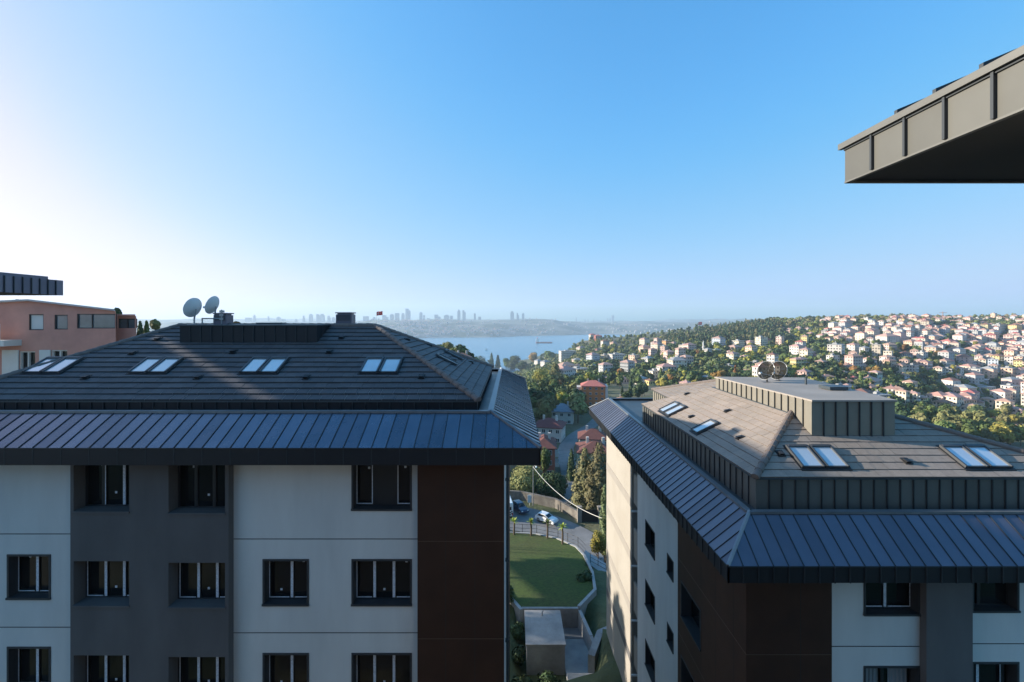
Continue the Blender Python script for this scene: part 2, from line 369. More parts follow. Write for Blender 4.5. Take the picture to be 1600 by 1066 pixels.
# ------------------------------------------------------------------ left apartment building
def left_building():
    b = thing('apartment_building', 'white and grey apartment building under the broad dark hip roof filling the left half', 'apartment building', (-10.3, 21.5, -26))
    zb = -26
    def front(Y): return lambda u, v, dd: (u, Y+dd, v)
    Yw, Yg, Yb = 14.5, 14.24, 14.2; top = -4.2
    def groove(a, e, z): return (a, e, z-.014, z+.014, .03, 1)
    # facade pieces
    hl = [(-16.07,-14.70,-8.87,-7.48,.33), (-16.07,-14.70,-11.85,-10.42,.33)]
    m = MB(); wall(front(Yw), -20.4, -13.9, zb, top, hl+[groove(-20.4,-13.9,-6.82), groove(-20.4,-13.9,-9.79), groove(-20.4,-13.9,-12.8)], m, ret=0)
    m.build('facade_panel', [M['white'], M['groove']], b)
    hg = [(x0, x1, z0, z1, .47) for (x0, x1, dz) in ((-13.72,-11.98,0), (-10.75,-8.98,-.05)) for (z0, z1) in ((-6.01+dz,-4.5+dz), (-8.95+dz,-7.55+dz), (-11.95+dz,-10.5+dz))]
    m = MB(); wall(front(Yg), -13.82, -8.87, zb, top, hg, m, ret=.4); m.build('facade_panel', M['grey'], b)
    hr = [(-7.93,-6.48,-9.07,-7.63,.33), (-7.93,-6.48,-12.08,-10.62,.33), (-5.10,-3.20,-6.04,-4.5,.33), (-5.10,-3.20,-9.07,-7.63,.33), (-5.10,-3.20,-12.08,-10.62,.33)]
    m = MB(); wall(front(Yw), -8.9, -2.9, zb, top, hr+[groove(-8.9,-2.9,-6.98), groove(-8.9,-2.9,-9.97), groove(-8.9,-2.9,-13.0)], m); m.build('facade_panel', [M['white'], M['groove']], b)
    m = MB(); wall(front(Yb), -2.95, -.25, zb, top, [], m, ret=.34)
    for z in (-6.91, -9.95, -13.0): m.box(-2.95, -.25, Yb-.004, Yb+.01, z-.01, z+.01, 1)
    for x in (-2.07, -1.16): m.box(x-.006, x+.006, Yb-.003, Yb+.01, zb, top, 2)
    m.build('cladding', [M['brown'], M['copper'], M['groove']], b)
    m = MB()
    m.poly([(-.25,14.5,zb), (-.25,28.1,zb), (-.25,28.1,top), (-.25,14.5,top)]); m.poly([(-.25,28.1,zb), (-20.4,28.1,zb), (-20.4,28.1,top), (-.25,28.1,top)])
    m.poly([(-20.4,28.1,zb), (-20.4,14.5,zb), (-20.4,14.5,top), (-20.4,28.1,top)]); m.build('side_wall', M['white'], b)
    for y in (17.0, 21.5, 26):                                        # drainpipes on the side wall by the gap
        m = MB(); m.tube([(-.17,y,zb), (-.17,y,top)], .05, 8)
        for z in range(-24, -5, 3): m.box(-.25, -.11, y-.07, y+.07, z, z+.08)
        m.build('drainpipe', M['gutter'], b)
    # windows
    Pw, Pg = front(Yw), front(Yg)
    for (a, e, c, d, D) in hl: window(b, Pw, a, e, c, d, D, [.5], [0], dots=((.3,.85), (.8,.3)), outline=((0,'lb'), (1,'b')))
    for i, (a, e, c, d, D) in enumerate(hg):
        if i == 3: window(b, Pg, a, e, c, d, D, [.33,.66], [], lining=False, dots=((.28,.88), (.55,.28)))
        elif i == 0: window(b, Pg, a, e, c, d, D, [.33,.72], [1], lining=False, dots=((.3,.88), (.55,.3)), outline=((1,'l'),))
        else: window(b, Pg, a, e, c, d, D, [.38,.72], [0,1], lining=False, dots=((.55,.25),), outline=((0,'lb'), (2,'b')))
    for i, (a, e, c, d, D) in enumerate(hr):
        if i < 2: window(b, Pw, a, e, c, d, D, [.55], [0], dots=((.3,.22), (.8,.86)), outline=((0,'lb'), (1,'rb')))
        elif i == 2: window(b, Pw, a, e, c, d, D, [.34,.70], [], dots=((.24,.8), (.86,.82)), outline=((0,'lrtb'), (2,'lrtb')), blank=(1,))
        else: window(b, Pw, a, e, c, d, D, [.34,.67], [0,1], dots=((.5,.22), (.88,.85)), outline=((0,'lb'), (2,'rb')))
    # roof
    e = (-21.6, .85, 13.4, 29.2); t = (-20.2, -.70, 14.8, 27.7)
    seam_skirt(b, e, t, -3.77, -2.97, .415, ZINC_L)
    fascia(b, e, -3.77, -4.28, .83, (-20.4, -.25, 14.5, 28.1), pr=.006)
    m = MB(); p = (-19.65, -1.18, 15.36, 26.15); z = -3.12
    m.box(t[0], t[1], t[2], p[2], z-.04, z); m.box(t[0], t[1], p[3], t[3], z-.04, z); m.box(t[0], p[0], p[2], p[3], z-.04, z); m.box(p[1], t[1], p[2], p[3], z-.04, z)
    m.build('gutter', M['gutter'], b)
    parapet(b, p, -3.12, -2.76, .42, [M['fascia']]*3)
    r = (-19.72, -1.13, 15.30, 26.2); ins = (4.95, 4.95, 4.92, 5.95)
    rf = tile_roof(b, r, ins, -2.72, 2.46, TILE_D)
    zr = -.24
    A, B = (r[0]+ins[0], r[2]+ins[2], zr), (r[1]-ins[1], r[2]+ins[2], zr)
    ridge_tiles(rf, (r[1], r[2], -2.68), B, M['ridge_d']); ridge_tiles(rf, (r[1], r[3], -2.68), B, M['ridge_d'])
    ridge_tiles(rf, (r[0], r[2], -2.68), A, M['ridge_d']); ridge_tiles(rf, (r[0], r[3], -2.68), A, M['ridge_d']); ridge_tiles(rf, A, B, M['ridge_d'])
    sl = Vector((0, 4.92, 2.46)).normalized(); nn = Vector((0, -sl.z, sl.y))
    def fp(x, y): return (x, y, -2.72+(y-15.3)*.5)
    for x in (-18.0, -14.12, -10.03, -5.62):
        for k in (0, .72): skylight(b, fp(x+k, 16.76), (1,0,0), sl, nn, .68, 1.02)
    sr = Vector((-4.95, 0, 2.46)).normalized(); nr = Vector((sr.z, 0, -sr.x))
    for y in (20.0, 22.6): skylight(b, (-1.13-1.35, y, -2.72+1.35*.497), (0,1,0), sr, nr, .70, 1.02)
    for (px, py) in ((247,531),(208,553),(135,591),(310,591),(365,551),(479,591),(515,551),(534,529),(659,590)):
        k = (py-500)/F; y = (15.3*.5+2.72)/(.5+k); roof_vent(b, fp((px-800)/F*y, y), (1,0,0), sl, nn)
    for (d_, y) in ((2.9,22.3),(1.6,21.4),(1.0,23.6),(3.6,20.6)): roof_vent(b, (-1.13-d_, y, -2.72+d_*.497), (0,1,0), sr, nr)
    # flat box on the ridge
    m = MB(); m.box(-13.72, -8.06, 18.8, 21.2, -1.2, -.24); m.box(-13.78, -8.0, 18.74, 21.26, -.245, -.20, 1)
    for i in range(1, 13): x = -13.72+i*.436; m.box(x-.014, x+.014, 18.77, 18.8, -1.0, -.25, 2)
    for i in range(1, 6): y = 18.8+i*.4; m.box(-8.06, -8.03, y-.014, y+.014, -1.0, -.25, 2)
    m.box(-11.2, -10.2, 19.9, 20.6, -.2, -.12, 1)
    m.build('roof_box', [M['fascia'], M['gutter'], M['seam']], b)
    chimney(b, -13.12, -12.55, 20.0, 20.5, -.26, .31); chimney(b, -7.82, -7.12, 20.2, 20.7, -.4, .34)
    return b

# ------------------------------------------------------------------ right apartment building
def right_building():
    b = thing('apartment_building', 'apartment building at lower right with sunlit brown hip roof and dark brown cladding', 'apartment building', (14, 24, -23.2))
    zb = -23.3; top = -7.3
    def front(Y): return lambda u, v, dd: (u, Y+dd, v)
    def left(X): return lambda u, v, dd: (X+dd, u, v)
    Yw, Yp, X = 13.8, 13.57, 7.1
    def groove(a, e, z): return (a, e, z-.014, z+.014, .03, 1)
    m = MB(); wall(front(Yw), 7.1, 9.7, zb, top, [], m)
    hb = [(17.1,19.1,-12.42,-10.93,.45), (17.1,19.1,-15.55,-14.05,.45), (17.1,19.1,-18.7,-17.2,.45)]
    wall(left(X), 13.8, 19.5, zb, top, hb, m)
    for z in (-10.15, -13.3, -16.5):
        m.box(7.1, 9.7, Yw-.004, Yw+.01, z-.01, z+.01, 1); m.box(X-.004, X+.01, 13.8, 19.5, z-.01, z+.01, 1)
    for x in (8.75,): m.box(x-.006, x+.006, Yw-.003, Yw+.01, zb, top, 2)
    for y in (14.6, 15.9, 17.1): m.box(X-.003, X+.01, y-.006, y+.006, zb, top, 2)
    m.build('cladding', [M['brown'], M['copper'], M['groove']], b)
    hw = [(10.67,12.36,-8.93,-7.35,.33), (10.67,12.36,-11.98,-10.5,.33)]
    m = MB(); wall(front(Yw), 9.7, 12.37, zb, top, hw+[groove(9.7,12.37,-9.9), groove(9.7,12.37,-13.0)], m); m.build('facade_panel', [M['white'], M['groove']], b)
    m = MB(); wall(front(Yp), 12.36, 13.74, zb, top, [], m, ret=.5); m.build('facade_panel', M['grey'], b)
    hx = [(13.95,15.36,-8.83,-7.35,.33), (13.95,15.36,-11.9,-10.38,.33), (17.6,19.0,-8.83,-7.35,.33)]
    m = MB(); wall(front(Yw), 13.72, 21.6, zb, top, hx+[groove(13.72,21.6,-9.82), groove(13.72,21.6,-12.9)], m); m.build('facade_panel', [M['white'], M['groove']], b)
    # side: white part with windows, slot with balconies, cream slab
    hs = [(22.6,24.2,z-1.32,z,.3) for z in (-10.6,-13.77,-16.95,-20.1)]+[(20.0,20.8,z-.85,z,.3) for z in (-10.65,-13.8,-17,-20.1)]
    m = MB(); wall(left(X), 19.5, 25.75, zb, top, hs, m); m.poly([(X,25.75,zb),(X+1.4,25.75,zb),(X+1.4,25.75,top),(X,25.75,top)]); m.build('facade_panel', M['white'], b)
    m = MB(); wall(left(X-.06), 26.7, 33.9, zb, top, [], m)
    m.poly([(X-.06,26.7,zb),(X+1.4,26.7,zb),(X+1.4,26.7,top),(X-.06,26.7,top)]); m.poly([(X-.06,33.9,zb),(21.6,33.9,zb),(21.6,33.9,top),(X-.06,33.9,top)])
    m.poly([(X+1.4,25.75,zb),(X+1.4,26.7,zb),(X+1.4,26.7,top),(X+1.4,25.75,top)])
    for z, mm in ((-10.83,1),(-14.0,1),(-17.15,1),(-20.1,2)): m.box(X-.075, X-.055, 26.7, 33.9, z-.26, z+.26, mm)
    m.build('facade_panel', [M['cream'], M['band'], M['grey']], b)
    for z in (-10.55,-13.7,-16.85,-20.0):
        k = MB(); k.box(X+.03, X+.15, 25.76, 26.69, z, z+1.55); k.box(X+.03, X+1.38, 25.76, 26.69, z-.14, z-.002); k.build('balcony', M['cream'], b)
        k = MB(); k.tube([(X-.22,26.25,z-.5), (X+.6,26.25,z-.5)], .06, 8); k.build('pipe', M['dish'], b)
    m = MB(); m.poly([(21.6,13.8,zb),(21.6,33.9,zb),(21.6,33.9,top),(21.6,13.8,top)]); m.build('side_wall', M['white'], b)
    Pl, Pf = left(X), front(Yw)
    for (a, e, c, d, D) in hb: window(b, Pl, a, e, c, d, D, [.5], [], dots=())
    for i, (a, e, c, d, D) in enumerate(hs): window(b, Pl, a, e, c, d, D, [.5] if i < 4 else [], [], dots=())
    window(b, Pf, *hw[0][:4], .33, [.5], [0], outline=((0,'b'), (1,'br'))); w1 = window(b, Pf, *hw[1][:4], .33, [.45], [])
    for (u0, u1) in ((10.75, 11.30), (11.62, 12.2)):
        m = MB(); n = 14; f_ = lambda i: (u0+(u1-u0)*i/n, Yw+.285+.012*math.sin(i*2.1))
        for i in range(n): (xa, ya), (xb, yb) = f_(i), f_(i+1); m.poly([(xa,ya,-11.9),(xb,yb,-11.9),(xb,yb,-10.56),(xa,ya,-10.56)])
        m.build('curtain', mat('curtain_cloth', (.24,.25,.26), .9), w1)
    window(b, Pf, *hx[0][:4], .33, [.33], [], dots=((.12,.3),)); window(b, Pf, *hx[1][:4], .33, [.3,.85], [0], outline=((1,'r'),)); window(b, Pf, *hx[2][:4], .33, [.5], [0])
    e = (6.05, 22.7, 12.75, 35.7); t = (7.32, 21.4, 14.03, 34.2)
    seam_skirt(b, e, t, -6.9, -5.9, .425, ZINC)
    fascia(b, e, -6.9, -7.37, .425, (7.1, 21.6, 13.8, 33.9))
    m = MB(); m.box(t[0], t[1], t[2], t[3], -6.08, -6.03); m.build('flat_roof', M['gutter'], b)
    p = (7.77, 19.05, 14.5, 27.1); parapet(b, p, -6.03, -5.06, .42, PZINC)
    p2 = (10.1, 17.6, 27.12, 32.6); parapet(b, p2, -6.03, -5.06, .42, GZINC)
    r = (7.72, 19.1, 14.45, 27.15); ins = (2.98, 5.0, 2.98, 2.98); H = 1.44; z0 = -5.01
    rf = tile_roof(b, r, ins, z0, H, TILE_B, lift=.032, edge='brown_edge')
    m = MB(); m.box(r[0]+2.9, r[1]-4.9, r[2]+2.9, r[3]-2.9, z0+H-.1, z0+H+.004); m.build('flat_roof', M['gutter'], b)
    r2 = (10.05, 17.65, 24.6, 32.65); rf2 = tile_roof(b, r2, (3.4,3.4,3.4,3.2), -5.01, 1.10, TILE_B, skip=(0,), lift=.032, edge='brown_edge')
    zt = z0+.04
    ridge_tiles(rf, (r[0], r[2], zt), (r[0]+2.98, r[2]+2.98, zt+H), M['ridge_b']); ridge_tiles(rf, (r[1], r[2], zt), (r[1]-5, r[2]+2.98, zt+H), M['ridge_b'])
    ridge_tiles(rf2, (r2[0], r2[3], zt), (r2[0]+3.4, r2[3]-3.2, zt+1.1), M['ridge_b'])
    sl = Vector((0, 2.98, 1.44)).normalized(); nn = Vector((0, -sl.z, sl.y)); q = 1.44/2.98
    def fp(x, y): return (x, y, z0+(y-14.45)*q)
    for x in (9.42, 14.72):
        for k in (0, .80): skylight(b, fp(x+k, 14.80), (1,0,0), sl, nn, .74, 1.02)
    s2 = Vector((2.98, 0, 1.44)).normalized(); n2 = Vector((-s2.z, 0, s2.x))
    def lp(d_, y): return (7.72+d_, y, z0+d_*q)
    for y in (23.0, 23.8, 19.4): skylight(b, lp(.22, y+.72), (0,-1,0), s2, n2, .72, 1.0)
    for (d_, y) in ((1.9,25.0),(1.9,20.3),(.8,21.6),(1.0,17.4)): roof_vent(b, lp(d_, y), (0,-1,0), s2, n2)
    for (px, py) in ((1219,710),(1416,722)):
        k = (py-500)/F; y = (14.45*q-z0)/(q+k); roof_vent(b, fp((px-800)/F*y, y), (1,0,0), sl, nn)
    # box on the roof
    m = MB(); c = [(10.7,16.25),(13.67,16.25),(15.0,23.4),(10.7,23.9)]; zt = [-2.88,-2.88,-3.0,-3.02]; rnd = random.Random(2)
    for k in range(4):
        A = Vector((*c[k],0)); B = Vector((*c[(k+1) % 4],0)); L = (B-A).length; d = (B-A)/L; n = Vector((d.y,-d.x,0)); N = round(L/.44)
        for i in range(N):
            a = A+d*(L*i/N); bb = A+d*(L*(i+1)/N)
            za = zt[k]+(zt[(k+1) % 4]-zt[k])*i/N; z2 = zt[k]+(zt[(k+1) % 4]-zt[k])*(i+1)/N
            m.poly([(a.x,a.y,-4.9),(bb.x,bb.y,-4.9),(bb.x,bb.y,z2),(a.x,a.y,za)], rnd.randrange(3))
            if i: m.obox((a.x-d.x*.015, a.y-d.y*.015, -4.8), d*.03, n*.045, (0,0,za+4.8-.01), 3)
    ctr = Vector((12.5,19.9,0))
    up = [Vector((x,y,0))+(Vector((x,y,0))-ctr).normalized()*.08 for (x,y) in c]
    m.hexa([(p_.x,p_.y,z-.03) for p_, z in zip(up, zt)]+[(p_.x,p_.y,z+.03) for p_, z in zip(up, zt)], 5)
    m.box(13.0, 13.75, 18.6, 19.3, -2.87, -2.74, 4)
    m.tube([(13.3,20.6,-3.0),(13.3,20.6,-2.62),(13.36,20.55,-2.5),(13.5,20.5,-2.52),(13.54,20.5,-2.62)], .05, 7, 4)
    m.build('roof_box', GZINC+[M['seam'], M['gutter'], mat('roof_membrane', (.33,.29,.255), .8, noise=(1.2,.14), tint=((.26,.235,.21), .6), bump=(8,.3,.02))], b)
    return b

def near_eave():
    """building on the right edge: only its eave corner is in the frame"""
    b = thing('apartment_building', 'building whose sunlit panelled eave corner and black soffit juts in at the upper right', 'apartment building', (9, 0, -24))
    e = (4.39, 14, -8, 6.0); zt, zb = 2.32, 1.82
    m = MB(); rnd = random.Random(1)
    for A, d, Ln, n in ring_sides(*e):
        N = round(Ln/.47)
        for i in range(N):
            a, bb = Ln*i/N, Ln*(i+1)/N
            m.poly([(A[0]+d[0]*a,A[1]+d[1]*a,zb),(A[0]+d[0]*bb,A[1]+d[1]*bb,zb),(A[0]+d[0]*bb,A[1]+d[1]*bb,zt),(A[0]+d[0]*a,A[1]+d[1]*a,zt)], rnd.randrange(3))
            if i: m.obox((A[0]+d[0]*(a-.014)-n[0]*.034, A[1]+d[1]*(a-.014)-n[1]*.034, zb+.005), (d[0]*.028,d[1]*.028,0), (n[0]*.035,n[1]*.035,0), (0,0,zt-zb-.07), 3)
        m.obox((A[0]-n[0]*.055-d[0]*.055, A[1]-n[1]*.055-d[1]*.055, zt-.065), (d[0]*(Ln+.0),d[1]*Ln,0), (n[0]*.054,n[1]*.054,0), (0,0,.075), 4)
        m.obox((A[0]-n[0]*.02, A[1]-n[1]*.02, zt-.088), (d[0]*Ln,d[1]*Ln,0), (n[0]*.018,n[1]*.018,0), (0,0,.022), 3)
        m.obox((A[0]-n[0]*.008, A[1]-n[1]*.008, zb-.02), (d[0]*Ln,d[1]*Ln,0), (n[0]*.05,n[1]*.05,0), (0,0,.022), 4)
    m.build('fascia', [mat('eave_sheet', (.101*k,.100*k,.089*k), .5, metal=.25, noise=(1.1,.12), bump=(1.1,.25,.02)) for k in (1,.94,1.05)]+[M['seam'], M['gz2']], b)
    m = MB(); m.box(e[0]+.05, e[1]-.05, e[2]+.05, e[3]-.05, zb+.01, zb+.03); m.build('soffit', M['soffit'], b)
    m = MB(); x, X2, y, Y2 = e; z = zt+.012; k = 3.6; h = 1.5
    for (p0, p1, q1, q0) in (((x,y),(x,Y2),(x+k,Y2-k),(x+k,y+k)), ((x,Y2),(X2,Y2),(X2-k,Y2-k),(x+k,Y2-k)), ((X2,Y2),(X2,y),(X2-k,y+k),(X2-k,Y2-k)), ((X2,y),(x,y),(x+k,y+k),(X2-k,y+k))):
        m.poly([(*p0,z),(*p1,z),(*q1,z+h),(*q0,z+h)])
    for i in range(1, 29):                                             # seams, their ends show on the edge
        yy = y+i*.47
        if yy < Y2-.2: m.obox((x-.04, yy-.02, z), (min(k, Y2-yy), 0, h*min(k, Y2-yy)/k), (0,.04,0), (0,0,.045), 1)
    m.build('eave_roof', [ZINC[0], M['seam']], b)
    m = MB(); m.box(5.4, 13, -7, 4.3, -24, zb+.008); m.build('wall', M['cream'], b)
    m = MB(); m.box(-16, 5.38, -12, -1.6, -24, 2.2); m.build('wing', M['grey'], b)  # unseen block behind the camera, added to cut sky light on the facades
M['gz2'] = mat('edge_trim', (.125,.123,.112), .5, metal=.3, noise=(2,.1))

def far_left_block():
    """building beyond the left edge: eave end in the frame, the rest outside throws the shade on the left roof"""
    b = thing('apartment_building', 'building at the far left edge whose blue panelled eave end hangs over the pink house', 'apartment building', (-36, 17, -22))
    e = (-46, -25.7, 7.0, 26.06)
    m = MB(); zt, zb = 2.25, 1.40; rnd = random.Random(4)
    for A, d, Ln, n in ring_sides(*e):
        N = round(Ln/.43)
        for i in range(N):
            a, bb = Ln*i/N, Ln*(i+1)/N
            m.poly([(A[0]+d[0]*a,A[1]+d[1]*a,zb),(A[0]+d[0]*bb,A[1]+d[1]*bb,zb),(A[0]+d[0]*bb,A[1]+d[1]*bb,zt),(A[0]+d[0]*a,A[1]+d[1]*a,zt)], rnd.randrange(3))
            if i: m.obox((A[0]+d[0]*(a-.02)-n[0]*.05, A[1]+d[1]*(a-.02)-n[1]*.05, zb), (d[0]*.04,d[1]*.04,0), (n[0]*.05,n[1]*.05,0), (0,0,zt-zb), 3)
    m.build('fascia', ZINC+[M['seam']], b)
    m = MB(); m.box(e[0]+.05, e[1]-.05, e[2]+.05, e[3]-.05, zb+.01, zb+.05); m.build('soffit', M['soffit'], b)
    m = MB(); m.box(-45.9, -25.75, 7.05, 26.0, zt-.05, zt+.005); m.box(-45, -26.4, 8, 25.9, zt+.006, zt+.22)
    m.box(-36, -30.35, 8.3, 25.4, zt+.23, 3.64); m.build('roof', ZINC[0], b)
    m = MB(); m.box(-30.36, -30.3, 9, 25.2, 3.79, 6.75)               # added unseen screen to shade the left roof, its slit passing a sun streak
    m.box(-30.36, -30.3, 9, 18.3, 3.65, 3.788); m.box(-30.36, -30.3, 21.6, 25.2, 3.65, 3.788); m.build('roof_screen', M['grey'], b)
    m = MB(); m.box(-45, -29.4, 8, 25.4, -22, zb+.008); m.build('wall', M['white'], b)

left_building(); right_building(); near_eave(); far_left_block()

# ------------------------------------------------------------------ terrain
COLS = [
 (-2.2, [(0,-22),(35,-14),(110,-10),(200,-12),(400,-25),(800,-55),(1500,-120),(1700,-134),(2600,-134)]),
 (-.9,  [(0,-22),(35,-14),(60,-12),(85,-19),(120,-22),(170,-13),(220,-12),(400,-28),(800,-70),(1300,-134),(2600,-134)]),
 (-.4,  [(0,-24),(35,-17),(58,-15.5),(75,-20),(95,-24),(125,-23),(165,-15),(200,-15),(300,-25),(400,-40),(600,-75),(850,-110),(1000,-134),(2600,-134)]),
 (-.2,  [(0,-24),(35,-22),(48,-20.5),(60,-23),(80,-27),(110,-28),(150,-22),(200,-18),(300,-30),(400,-48),(600,-88),(850,-120),(1000,-134),(2600,-134)]),
 (-.1,  [(0,-25),(35,-25.5),(60,-27),(75,-32),(95,-34.5),(120,-32),(150,-26),(200,-22),(300,-42),(400,-58),(600,-95),(850,-120),(1000,-134),(2600,-134)]),
 (0,    [(0,-25),(38,-24.3),(57,-27.3),(72,-33),(90,-38),(110,-39),(150,-37),(200,-38),(300,-52),(400,-62),(600,-85),(850,-112),(1000,-125),(1200,-134),(2600,-134)]),
 (.1,   [(0,-24),(30,-23),(45,-25.5),(60,-30),(72,-36),(90,-38.5),(110,-39.2),(150,-41),(200,-43),(250,-47),(300,-50),(400,-57),(600,-71),(850,-87),(1000,-95),(1200,-104),(1500,-118),(1750,-134),(2600,-134)]),
 (.15,   [(0,-23.5),(30,-23),(45,-25.8),(60,-30.5),(72,-36.5),(90,-38.8),(110,-39.2),(150,-41),(200,-43),(250,-46.5),(300,-50),(400,-56),(600,-66),(850,-68),(1000,-63),(1200,-56),(1350,-66),(1600,-110),(1800,-134),(2600,-134)]),
 (.2,   [(0,-23),(30,-23),(45,-26),(60,-31),(72,-37),(110,-39),(150,-41),(200,-43),(250,-46),(300,-49),(400,-55),(500,-59),(600,-61),(700,-61),(850,-58),(1000,-52),(1200,-45),(1350,-56),(1550,-95),(1800,-134),(2600,-134)]),
 (.42,  [(0,-23),(35,-23),(60,-29),(110,-39),(200,-45),(300,-49),(400,-50),(500,-48),(600,-44),(700,-39),(850,-32),(1000,-27),(1200,-24),(1400,-40),(1800,-100),(2200,-134),(2600,-134)]),
 (.56,  [(0,-23),(35,-23),(110,-39),(200,-48),(300,-52),(400,-48),(500,-43),(600,-38),(700,-32),(850,-19),(1000,-8),(1200,-5),(1500,-25),(2000,-70),(2600,-120)]),
 (.7,   [(0,-23),(35,-23),(110,-40),(200,-55),(300,-60),(400,-53),(480,-45),(560,-38),(640,-30),(720,-22),(850,-7),(1000,0),(1200,0),(1500,-12),(2200,-60),(2600,-90)]),
 (1.0,  [(0,-23),(35,-23),(110,-42),(200,-64),(300,-73),(400,-75),(500,-62),(600,-45),(700,-28),(850,-8),(1000,0),(1200,1),(1500,-10),(2600,-60)]),
 (1.3,  [(0,-23),(35,-23),(110,-42),(200,-66),(300,-78),(400,-80),(500,-64),(600,-45),(700,-27),(850,-8),(1000,-1),(1200,0),(1500,-10),(2600,-60)]),
 (2.4,  [(0,-23),(35,-23),(110,-40),(200,-62),(300,-74),(400,-78),(500,-62),(600,-44),(700,-27),(850,-8),(1000,-1),(2600,-40)]),
]
CA = np.array([c[0] for c in COLS])
ROAD1 = [(-60,96,-34),(-30,92,-36.5),(-10,89,-37.6),(2,87,-38),(9,80.5,-38.3),(14,71.5,-38.1),(19,62,-37.3),(30,50,-36)]
ROAD2 = [(10,95,-38.5),(14,106,-39.2),(15.2,118,-39.6),(15.6,132,-40),(17.3,146,-40.5),(22.5,163,-41.3),(31,180,-42.2),(38,200,-43.5)]
def seg_dist(x, y, path):
    best = np.full(x.shape, 1e9); zz = np.zeros(x.shape)
    for (ax,ay,az),(bx,by,bz) in zip(path, path[1:]):
        dx, dy = bx-ax, by-ay
        t = np.clip(((x-ax)*dx+(y-ay)*dy)/(dx*dx+dy*dy), 0, 1)
        d = np.hypot(x-ax-t*dx, y-ay-t*dy); k = d < best
        best = np.where(k, d, best); zz = np.where(k, az+t*(bz-az), zz)
    return best, zz
def ground_z(x, y):
    x = np.asarray(x, float); y = np.asarray(y, float)
    a = np.clip(x/(y+40), CA[0], CA[-1]-1e-6)
    allz = np.stack([np.interp(y, [p[0] for p in c[1]], [p[1] for p in c[1]]) for c in COLS])
    i = np.clip(np.searchsorted(CA, a, 'right')-1, 0, len(CA)-2)
    t = (a-CA[i])/(CA[i+1]-CA[i]); t = t*t*(3-2*t)
    z = np.take_along_axis(allz, i[None], 0)[0]*(1-t)+np.take_along_axis(allz, i[None]+1, 0)[0]*t
    amp = np.clip((y-180)/400, 0, 1)*2.2
    z = z+amp*(np.sin(x*.021+1.3)*np.cos(y*.017+.4)+.6*np.sin(x*.047+y*.031)+.4*np.sin(y*.071-x*.06))
    for path, hw, fall in ((ROAD1, 6.0, 7.0), (ROAD2, 3.0, 6.0)):
        d, rz = seg_dist(x, y, path); k = np.clip((d-hw)/fall, 0, 1); k = k*k*(3-2*k)
        z = (rz-.12)*(1-k)+z*k
    # the lawn terrace and the sunken yard
    inl = ((x > -6) & (x < 8.4) & (y > 37.4) & (y < 58.5)); z = np.where(inl, np.minimum(z, -24.35-(y-38)*.1455), z)
    iny = ((x > .2) & (x < 6.6) & (y > 30.5) & (y < 38.4)); z = np.where(iny, -25.75, z)
    return z
def gz(x, y): return float(ground_z(np.array([x]), np.array([y]))[0])
_ys = np.geomspace(60, 2200, 900)
def on_ground(px, py):
    """the point of the terrain seen along a direction given as picture coordinates"""
    x = (px-800)/F*_ys; g = ground_z(x, _ys); ray = (500-py)/F*_ys
    k = np.nonzero(ray <= g)[0]
    if len(k) == 0: return None
    i = max(k[0], 1); return x[i], _ys[i], g[i]

def grid_mesh(name, X, Y, Z, m, loc=None):
    r, c = X.shape; v = np.stack([X, Y, Z], -1).reshape(-1, 3)
    idx = np.arange(r*c).reshape(r, c)
    f = np.stack([idx[:-1,:-1], idx[:-1,1:], idx[1:,1:], idx[1:,:-1]], -1).reshape(-1, 4)
    return np_mesh(name, v, f, [m], smooth=True)
def np_mesh(name, v, f, mats, mi=None, smooth=False, link=True):
    me = bpy.data.meshes.new(name); n = len(f); k = f.shape[1]
    me.vertices.add(len(v)); me.vertices.foreach_set('co', np.asarray(v, np.float32).ravel())
    me.loops.add(n*k); me.loops.foreach_set('vertex_index', f.astype(np.int32).ravel())
    me.polygons.add(n); me.polygons.foreach_set('loop_start', np.arange(0, n*k, k, dtype=np.int32))
    for mm in mats: me.materials.append(mm)
    if mi is not None: me.polygons.foreach_set('material_index', np.asarray(mi, np.int32))
    if smooth: me.polygons.foreach_set('use_smooth', np.ones(n, bool))
    me.update(calc_edges=True); me.validate()
    if not link: return me
    o = bpy.data.objects.new(name, me); C.objects.link(o); return o

M['ground'] = mat('ground_cover', (.080,.092,.038), .95, noise=(.35,.35), tint=((.125,.11,.065), .05), bump=(1.2,.6,.3))
M['asphalt'] = mat('worn_asphalt', (.17,.17,.172), .9, noise=(.5,.22), bump=(20,.2,.01), tint=((.21,.205,.20), .15))
M['lawn'] = mat('mown_lawn', (.050,.080,.010), .95, noise=(3.5,.45), bump=(14,.9,.06), tint=((.062,.076,.014), .22))
M['water'] = mat('strait_water', (.030,.17,.27), .25, spec=.5, noise=(.004,.12), bump=(.05,.25,.6), stretch=(1,.35,1))
s = np.geomspace(24, 2640, 300); a = np.linspace(-2.2, 2.4, 330)
A, S = np.meshgrid(a, s); Y = S-40; X = A*S
struct(grid_mesh('ground', X, Y, ground_z(X, Y), M['ground']))
m = MB(); m.poly([(-8800,300,-130),(8800,300,-130),(8800,9300,-130),(-8800,9300,-130)]); struct(m.build('water', M['water']))

